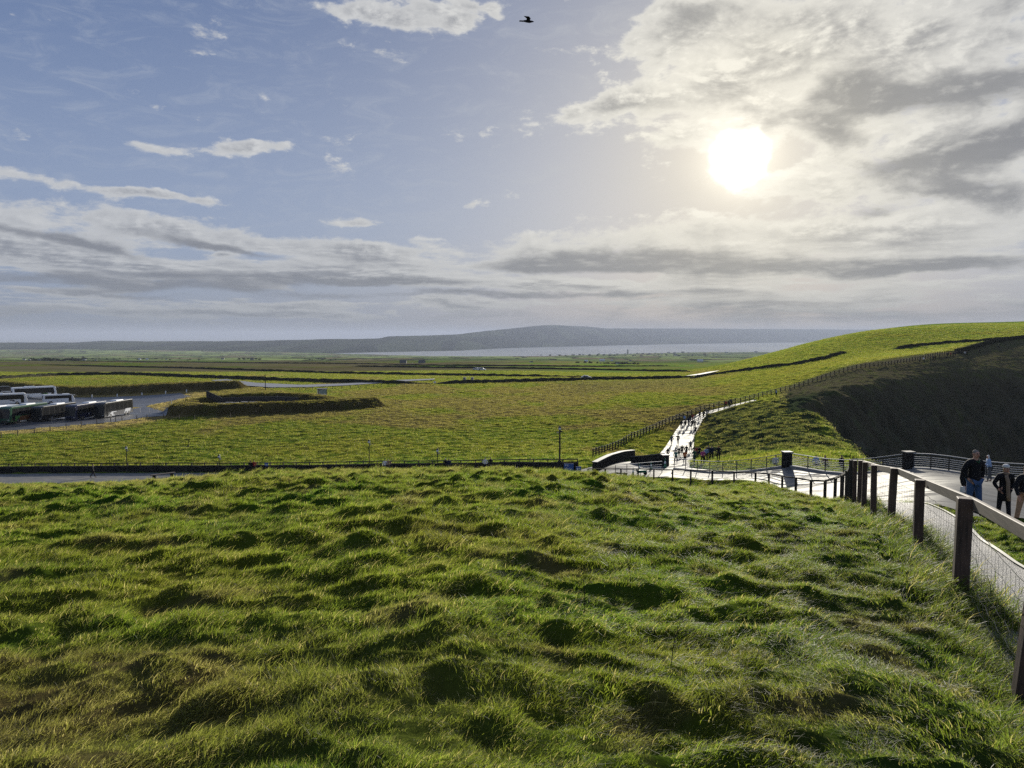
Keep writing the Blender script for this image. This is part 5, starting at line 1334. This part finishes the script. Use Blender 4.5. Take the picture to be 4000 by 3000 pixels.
def car(p, rz, mt, label, grp=None, s_=1.0):
    o = thing('parked_car', label, 'car', p, rz, grp); o.scale = (s_, s_, s_)
    b_ = MB().prism([(-2.1, .3), (-2.15, .7), (-1.2, .92), (-.55, 1.42), (1.0, 1.46), (1.75, 1.0), (2.1, .9), (2.12, .35)], -.85, .85).build('body', mt, o); bv = b_.modifiers.new('bevel', 'BEVEL'); bv.width = .06; bv.segments = 2
    for q in (-1, 1):
        MB().prism([(-1.0, .95), (-.5, 1.34), (.95, 1.38), (1.5, .98)], q * .85 - .01, q * .85 + .01).build('side_window', M['glass_dark'], o)
        for w in (-1.35, 1.35): MB().tube([(q * .68, w, .33), (q * .87, w, .33)], .33, 12).build('wheel', M['rubber'], o)
        MB().box((q * .6, -2.13, .66), (.3, .05, .14)).build('headlight', M['chrome'], o)
    return o
car(at(18, 236) + Vector((0, 0, .12)), 2.2, P_BLACK, 'black van-like car behind the white coaches at the left edge', s_=1.35)
for k, (a_, b_) in enumerate([(1862, 1447), (1872, 1447), (1883, 1448)]):
    h = hit(a_, b_, 300); car(h + Vector((0, 0, .1)), 1.4, P_WHITE, ['leftmost white car of the three parked far out on the moor road', 'middle white car of the three parked far out on the moor road', 'rightmost white car of the three parked far out on the moor road'][k], 'white cars parked far out', 1.0)
h = hit(2290, 1482, 200); car(h + Vector((0, 0, .3)), 1.5, P_WHITE, 'single white car on the road behind the dark boundary wall')
# ------------------------------------------------------------------ smaller built things of the middle distance
p = at(1256, 207) + Vector((0, 0, .1)); p.z = pix(1256, 1553, 207).z
o = thing('shelter', 'small white glazed shelter standing behind the turf ring', 'shelter', p, .35)
MB().box((0, 0, .12), (2.6, 2.2, .24)).build('base', M['concrete'], o)
MB().box((0, 1.02, 1.35), (2.5, .08, 2.3)).build('back_wall', M['white'], o)
MB().box((-1.22, 0, 1.35), (.08, 2.0, 2.3)).build('side_wall', M['white'], o)
GP = simple('pale_shelter_glass', (.30, .38, .34), .2, 0, .1, 1)
MB().box((1.22, -.2, 1.7), (.05, 1.5, 1.4)).build('window', GP, o)
MB().box((.1, -1.0, 1.75), (2.1, .05, 1.2)).build('window', GP, o)
MB().box((.1, -1.0, .65), (2.3, .07, .9)).build('front_panel', M['white'], o)
MB().box((0, 0, 2.58), (2.9, 2.5, .14)).build('roof', M['cap'], o)
for s_ in (-1, 1): MB().box((s_ * 1.2, -1.02, 1.35), (.10, .10, 2.3)).build('corner_post', M['steel_dark'], o)
# dark screen wall and gear inside the ring
scr = [W(830, 196), W(1000, 198.5), W(1110, 198.5), W(1185, 196.5)]
o = wall('screen_wall', 'long black screen wall along the far side inside the turf ring', 'wall', [(a, b_ - 4.6) for a, b_ in scr], .3, 1.9, M['steel_dark'], step=2.0, bump=.0, seed=3)
p = at(1075, 194); o = thing('stair', 'thin pale stair rail rising inside the turf ring', 'stair', p)
MB().bar((-.3, 0, 0), (.3, 0, 2.1), .12, .08).build('handrail', M['chrome'], o); MB().bar((-.3, .6, 0), (.3, .6, 2.1), .12, .08).build('handrail', M['chrome'], o)
ringf = [W(770, 182), W(850, 178), W(1000, 180), W(1180, 183), W(1185, 190.5), W(1000, 193), W(840, 190.5), W(785, 186)]
sheet('yard', ringf, M['tar_road'], 1.0, .3)
for k, (a_, Y_, l_) in enumerate([(860, 185, 'leftmost grey slab stack in the turf ring yard'), (890, 187, 'second grey slab stack in the turf ring yard'), (915, 186, 'third grey slab stack in the turf ring yard'), (950, 188, 'fourth grey slab stack in the turf ring yard'), (985, 187, 'rightmost grey slab stack in the turf ring yard')]):
    p = at(a_, Y_) + Vector((0, 0, .5)); o = thing('slab_stack', l_, 'slab stack', p, rr.uniform(-.3, .3), 'slab stacks in the yard')
    MB().box((0, 0, .1), (1.9, .9, .14)).build('pallet', M['fence_dark'], o)
    for j in range(3): MB().box((rr.uniform(-.05, .05), 0, .25 + j * .17), (1.7, .8, .14)).build('slab', M['concrete'], o)
# white marker posts in the coach park
for k, (a_, l_) in enumerate([(354, 'white marker post nearest the minibus under the long bank'), (453, 'second white marker post from the left under the long bank'), (550, 'third white marker post from the left under the long bank'), (643, 'fourth white marker post from the left under the long bank'), (725, 'rightmost white marker post under the long bank')]):
    p = at(a_, 240.5); o = thing('marker_post', l_, 'post', p, 0, 'white marker posts'); MB().box((0, 0, .5), (.28, .28, 1.2)).build('shaft', M['white'], o); MB().box((0, 0, 1.13), (.34, .34, .08)).build('cap', M['steel_dark'], o)
# sheep fence beside the coaches
wf = [(-60, 1722), (5, 1712), (70, 1704), (135, 1695), (196, 1685), (259, 1677), (318, 1667), (379, 1657), (433, 1648), (452, 1648), (477, 1646), (535, 1641), (575, 1637), (640, 1636), (700, 1640), (760, 1641), (900, 1632), (1000, 1622), (1100, 1612), (1250, 1598), (1400, 1588), (1545, 1578)]
wp = [hit(a_, b_, 100) for a_, b_ in wf]; o = thing('stock_fence', 'thin post and wire fence between the dry verge and the pasture', 'fence', wp[0])
for p in wp: child(MB().box(p + Vector((0, 0, .5)), (.12, .12, 1.3)), 'post', M['fence_dark'], o)
for a, b_ in zip(wp[:-1], wp[1:]):
    mb = MB()
    for h in (.35, .65, .95): mb.bar(a + Vector((0, 0, h)), b_ + Vector((0, 0, h)), .012, .012)
    child(mb, 'wire', M['wire'], o)
# lane railing by the turf ring
lr = [at(a_, Y_) for a_, Y_ in [(540, 186), (575, 184), (610, 181.5), (640, 179), (665, 177)]]; o = thing('lane_railing', 'pale metal railing where the coach lane meets the turf ring', 'railing', lr[0])
for p in lr: child(MB().box(p + Vector((0, 0, .6)), (.07, .07, 1.2)), 'post', M['steel'], o)
for a, b_ in zip(lr[:-1], lr[1:]):
    for h in (.5, .85, 1.15): child(MB().bar(a + Vector((0, 0, h)), b_ + Vector((0, 0, h)), .05, .05), 'rail', M['steel'], o)
# utility pole, stone gate pillars, road fence
h = hit(1037, 1524, 150); o = thing('utility_pole', 'single bare wooden utility pole beside the far road', 'pole', h)
hp = (1524 - 1461) / F * h.y; MB().tube([(0, 0, -.3), (0, 0, hp)], [.14, .10], 8).build('pole', M['fence_dark'], o); MB().box((0, 0, hp - .4), (1.1, .1, .1)).build('crossarm', M['fence_dark'], o)
for a_, l_ in ((1815, 'left one of two tall grey gate pillars by the far road'), (1845, 'right one of two tall grey gate pillars by the far road')):
    h = hit(a_, 1494, 200); hh = 19 / F * h.y; o = thing('gate_pillar', l_, 'pillar', h, 0, 'grey gate pillars'); MB().box((0, 0, hh / 2 - .3), (1.1, 1.1, hh + .6), taper=.95).build('shaft', M['concrete'], o); MB().box((0, 0, hh + .08), (1.25, 1.25, .16)).build('cap', M['concrete'], o)
rf = [hit(a_, b_, 150) for a_, b_ in [(1170, 1528), (1220, 1525), (1300, 1521), (1370, 1519), (1430, 1515), (1490, 1513), (1550, 1510), (1610, 1508), (1660, 1507)]]
o = thing('road_fence', 'thin post and wire fence along the near side of the far road', 'fence', rf[0])
for a, b_ in zip(rf[:-1], rf[1:]):
    for t in (0, .5): child(MB().box(a.lerp(b_, t) + Vector((0, 0, .5)), (.14, .14, 1.2)), 'post', M['fence_dark'], o)
    child(MB().bar(a + Vector((0, 0, .9)), b_ + Vector((0, 0, .9)), .03, .03), 'wire', M['wire'], o)
h = hit(1698, 1506, 150); o = thing('road_sign', 'small white road sign at the bend of the far road', 'sign', h); MB().box((0, 0, 1.2), (.9, .08, .6)).build('panel', M['white'], o); MB().box((0, .06, .5), (.1, .1, 1.2)).build('post', M['steel_dark'], o)
h = hit(92, 1718, 100); 
# litter of bright pale rocks
# houses and village
def house(px_, py_, w_, label, grp, wallm='house_wall', long=1.0, y0=900, chim=True):
    h = hit(px_, py_, y0, 5200); sc = w_ / F * h.y
    W_ = sc; Dp = sc * .45 / long; Hh = sc * .26 / long; o = thing('farmhouse', label, 'house', h, rr.uniform(-.4, .4), grp)
    MB().box((0, 0, Hh / 2 - .5), (W_, Dp, Hh + 1)).build('wall', M[wallm], o)
    rf_ = MB().prism([(-Dp * .56, Hh), (Dp * .56, Hh), (0, Hh + Dp * .45)], -W_ * .52, W_ * .52).build('roof', M['white'] if ('barn' in label or 'bungalow' in label or 'sheds at' in label) else M['slate'], o)
    if chim:
        for s_ in (-1, 1): MB().box((s_ * W_ * .42, 0, Hh + Dp * .5), (W_ * .06, W_ * .05, Dp * .35)).build('chimney', M['house_grey'], rf_)
    for k in (-.28, 0, .28): MB().box((k * W_, -Dp / 2, Hh * .5), (W_ * .07, .1, Hh * .35)).build('window' if k else 'door', M['glass_dark'], o)
    return o
HL = [(95, 1406, 12, 'leftmost tiny white house on the far green rise', 'house_wall'), (115, 1407, 9, 'tiny white house second from the left on the far rise', 'house_wall'), (155, 1408, 10, 'tiny white house below the dark wood far left', 'house_wall'),
      (330, 1407, 14, 'white house with outbuilding at the edge of the far woods', 'house_wall'), (374, 1408, 8, 'small white cottage right of the woods edge house', 'house_wall'), (545, 1405, 10, 'white bungalow in the far fields left of centre', 'house_wall'), (575, 1405, 11, 'white bungalow standing right of its twin in the far fields', 'house_wall'),
      (650, 1405, 9, 'small white house on the pale green far field', 'house_wall'), (870, 1404, 11, 'white farmhouse among the far hedges, left of the dark sheds', 'house_wall'), (985, 1406, 14, 'gabled grey house on the skyline of the far fields', 'house_grey'),
      (1575, 1426, 26, 'left one of two long dark sheds on the far pasture', 'house_grey'), (1648, 1427, 26, 'right one of two long dark sheds on the far pasture', 'house_grey'), (1610, 1423, 5, 'tiny white cottage between the far sheds', 'house_wall'),
      (2075, 1430, 13, 'pale farmhouse on the near edge of the village plain', 'house_wall'), (2290, 1413, 14, 'long white roofed barn in the middle of the plain', 'house_wall'), (2352, 1412, 20, 'longest white barn in the middle of the plain', 'house_wall'), (2390, 1410, 10, 'white house between barn and farm cluster', 'house_wall'),
      (2412, 1429, 18, 'white farm building of the dark farm cluster', 'house_wall'), (2433, 1425, 14, 'second farm building of the dark farm cluster', 'house_grey'), (2445, 1419, 12, 'white house behind the dark farm cluster', 'house_wall'), (2462, 1411, 10, 'white gable right of the farm cluster', 'house_wall'),
      (2639, 1389, 12, 'white house left of a pair beyond the village', 'house_wall'), (2652, 1391, 11, 'white house right of a pair beyond the village', 'house_wall'), (2735, 1414, 22, 'pale sheds at the foot of the headland', 'house_wall'), (2838, 1376, 10, 'white house on the shore near the headland', 'house_wall'), (2953, 1377, 12, 'white house on the shore close to the headland edge', 'house_wall'), (2798, 1396, 7, 'small bright house under the headland slope', 'house_wall')]
for a_, b_, w_, l_, wm in HL: house(a_, b_, w_, l_, 'houses scattered over the plain', wm)
# the village by the shore: small houses and a tower
ORD = 'first second third fourth fifth sixth seventh eighth ninth tenth eleventh twelfth thirteenth fourteenth fifteenth sixteenth seventeenth eighteenth nineteenth twentieth twenty-first twenty-second twenty-third twenty-fourth twenty-fifth twenty-sixth twenty-seventh twenty-eighth twenty-ninth thirtieth'.split()
for k in range(26):
    a_ = 2060 + k * 25 + rr.uniform(-9, 9); b_ = 1387 - k * .35 + rr.uniform(-3, 4)
    h = house(a_, b_, rr.uniform(6, 11), ORD[k] + ' tiny village house by the bay counted from the left', 'village houses by the bay', rr.choice(['house_grey', 'house_grey', 'house_wall']), 1.0, 2600, False)
h = hit(2452, 1385, 2600, 5200); s_ = h.y / F; o = thing('tower', 'slim dark church tower rising above the village by the bay', 'tower', h)
MB().box((0, 0, 8 * s_), (5 * s_, 5 * s_, 17 * s_)).build('shaft', M['house_grey'], o); MB().tube([(0, 0, 16 * s_), (0, 0, 22 * s_)], [3.4 * s_, .2], 4).build('spire', M['slate'], o)

# woods and shrubs on the plain: crowns of many small leaf clumps
LEAF = mat_new('wood_leaves')[0]; nt = LEAF.node_tree; S.nt = nt; out = nt.nodes[0]
bsdf(nt, out, mixc(noise(geoco(), .05, 4), (.012, .020, .010), (.030, .042, .016)), .8, .2)
def leaf_crown(n, r, seed):
    q = np.random.default_rng(seed); v = q.normal(0, 1, (n, 3)); v /= np.linalg.norm(v, axis=1)[:, None]; v *= (q.random(n)[:, None] ** .45) * r * (1 + .25 * np.sin(v[:, :1] * 5 + seed)); v[:, 2] = np.abs(v[:, 2]) * .9
    V = []; Fc = []
    for c in v:
        a = q.normal(0, 1, 3); a /= np.linalg.norm(a); b_ = np.cross(a, q.normal(0, 1, 3)); b_ /= np.linalg.norm(b_); s0 = r * q.uniform(.10, .22); k = len(V)
        V += [c + a * s0, c + b_ * s0 * .7, c - a * s0, c - b_ * s0 * .7]; Fc.append((k, k + 1, k + 2, k + 3))
    me = bpy.data.meshes.new('crown'); me.from_pydata([tuple(t) for t in V], [], Fc); me.update(); me.materials.append(LEAF); return me
CR = [leaf_crown(220, 1.0, k) for k in range(4)]; TRK = MB().tube([(0, 0, -1), (0, 0, .5)], [.12, .06], 6).build('trunk_source', M['fence_dark']).data
bpy.data.objects.remove(bpy.data.objects['trunk_source'])
def tree(px_, py_, s_, label, grp, y0=900):
    h = hit(px_, py_, y0, 5200); k = s_ / F * h.y; o = thing('tree', label, 'tree', h, rr.uniform(0, 6), grp); o.scale = (k, k, k * rr.uniform(.6, .9))
    c = link(bpy.data.objects.new('crown', rr.choice(CR)), o); c.location = (0, 0, .3); link(bpy.data.objects.new('trunk', TRK), o).location = (0, 0, 0)
for a0, a1, b0, n_, s0, grp, l_ in [(120, 330, 1408, 26, 9, 'trees of the far left wood', 'dark tree in the wood on the far left rise'), (340, 800, 1406, 16, 5, 'trees dotted along the far hedges', 'small dark tree along the far left hedges'),
                            (930, 1020, 1405, 8, 6, 'trees round the gabled house', 'dark tree beside the gabled grey house'), (2370, 2500, 1428, 16, 7, 'trees of the dark farm cluster', 'dark tree sheltering the farm cluster'),
                            (2240, 2370, 1441, 8, 6, 'scrub left of the farm cluster', 'low dark scrub left of the farm cluster'), (2050, 2800, 1390, 30, 5, 'trees among the village houses', 'dark tree among the village houses by the bay'), (1180, 1320, 1405, 8, 4, 'trees on the far shore fields', 'small dark tree on the fields before the bay')]:
    for k in range(n_): tree(a0 + (a1 - a0) * (k + rr.random()) / n_, b0 + rr.uniform(-3, 2), s0 * rr.uniform(.7, 1.3), ORD[k] + ' ' + l_ + ' counted from the left', grp)
# dry weed stalks standing out of the near grass
for k, (a_, Y_, hgt, l_) in enumerate([(2290, 5.2, .34, 'dry weed stalk nearest the viewer, right of the middle'), (2480, 6.0, .30, 'dry weed stalk right of and just beyond the nearest one'), (880, 15, .42, 'dry forked weed stalk near the left part of the brow'), (1480, 16, .45, 'tall dry weed stalk on the middle of the brow'),
        (1930, 15, .5, 'dry weed stalk leaning right below the tall lamp post'), (1290, 14, .4, 'pale weed stalk left of the middle of the brow'), (2060, 17, .36, 'short weed stalk close under the blue notice boards'), (2955, 13, .35, 'dry weed stalk on the grass below the first square pillar'),
        (3250, 9, .33, 'weed stalk left of the third fence post'), (2640, 4.4, .28, 'short dark weed stalk low on the right of the grass')]):
    p = at(a_, Y_, True); o = thing('weed_stalk', l_, 'weed', p, rr.uniform(0, 6), 'dry weed stalks in the grass')
    tx = rr.uniform(-.06, .12); MB().tube([(0, 0, -.05), (tx * .4, 0, hgt * .5), (tx, .01, hgt)], [.0035, .003, .0015], 4).build('stem', M['fence_dark'], o)
    for j in range(4):
        z0 = hgt * (.45 + j * .13); sd = -1 if j % 2 else 1; MB().tube([(tx * z0 / hgt, 0, z0), (tx * z0 / hgt + sd * .03, .01, z0 + .04)], [.002, .001], 3).build('twig', M['fence_dark'], o)
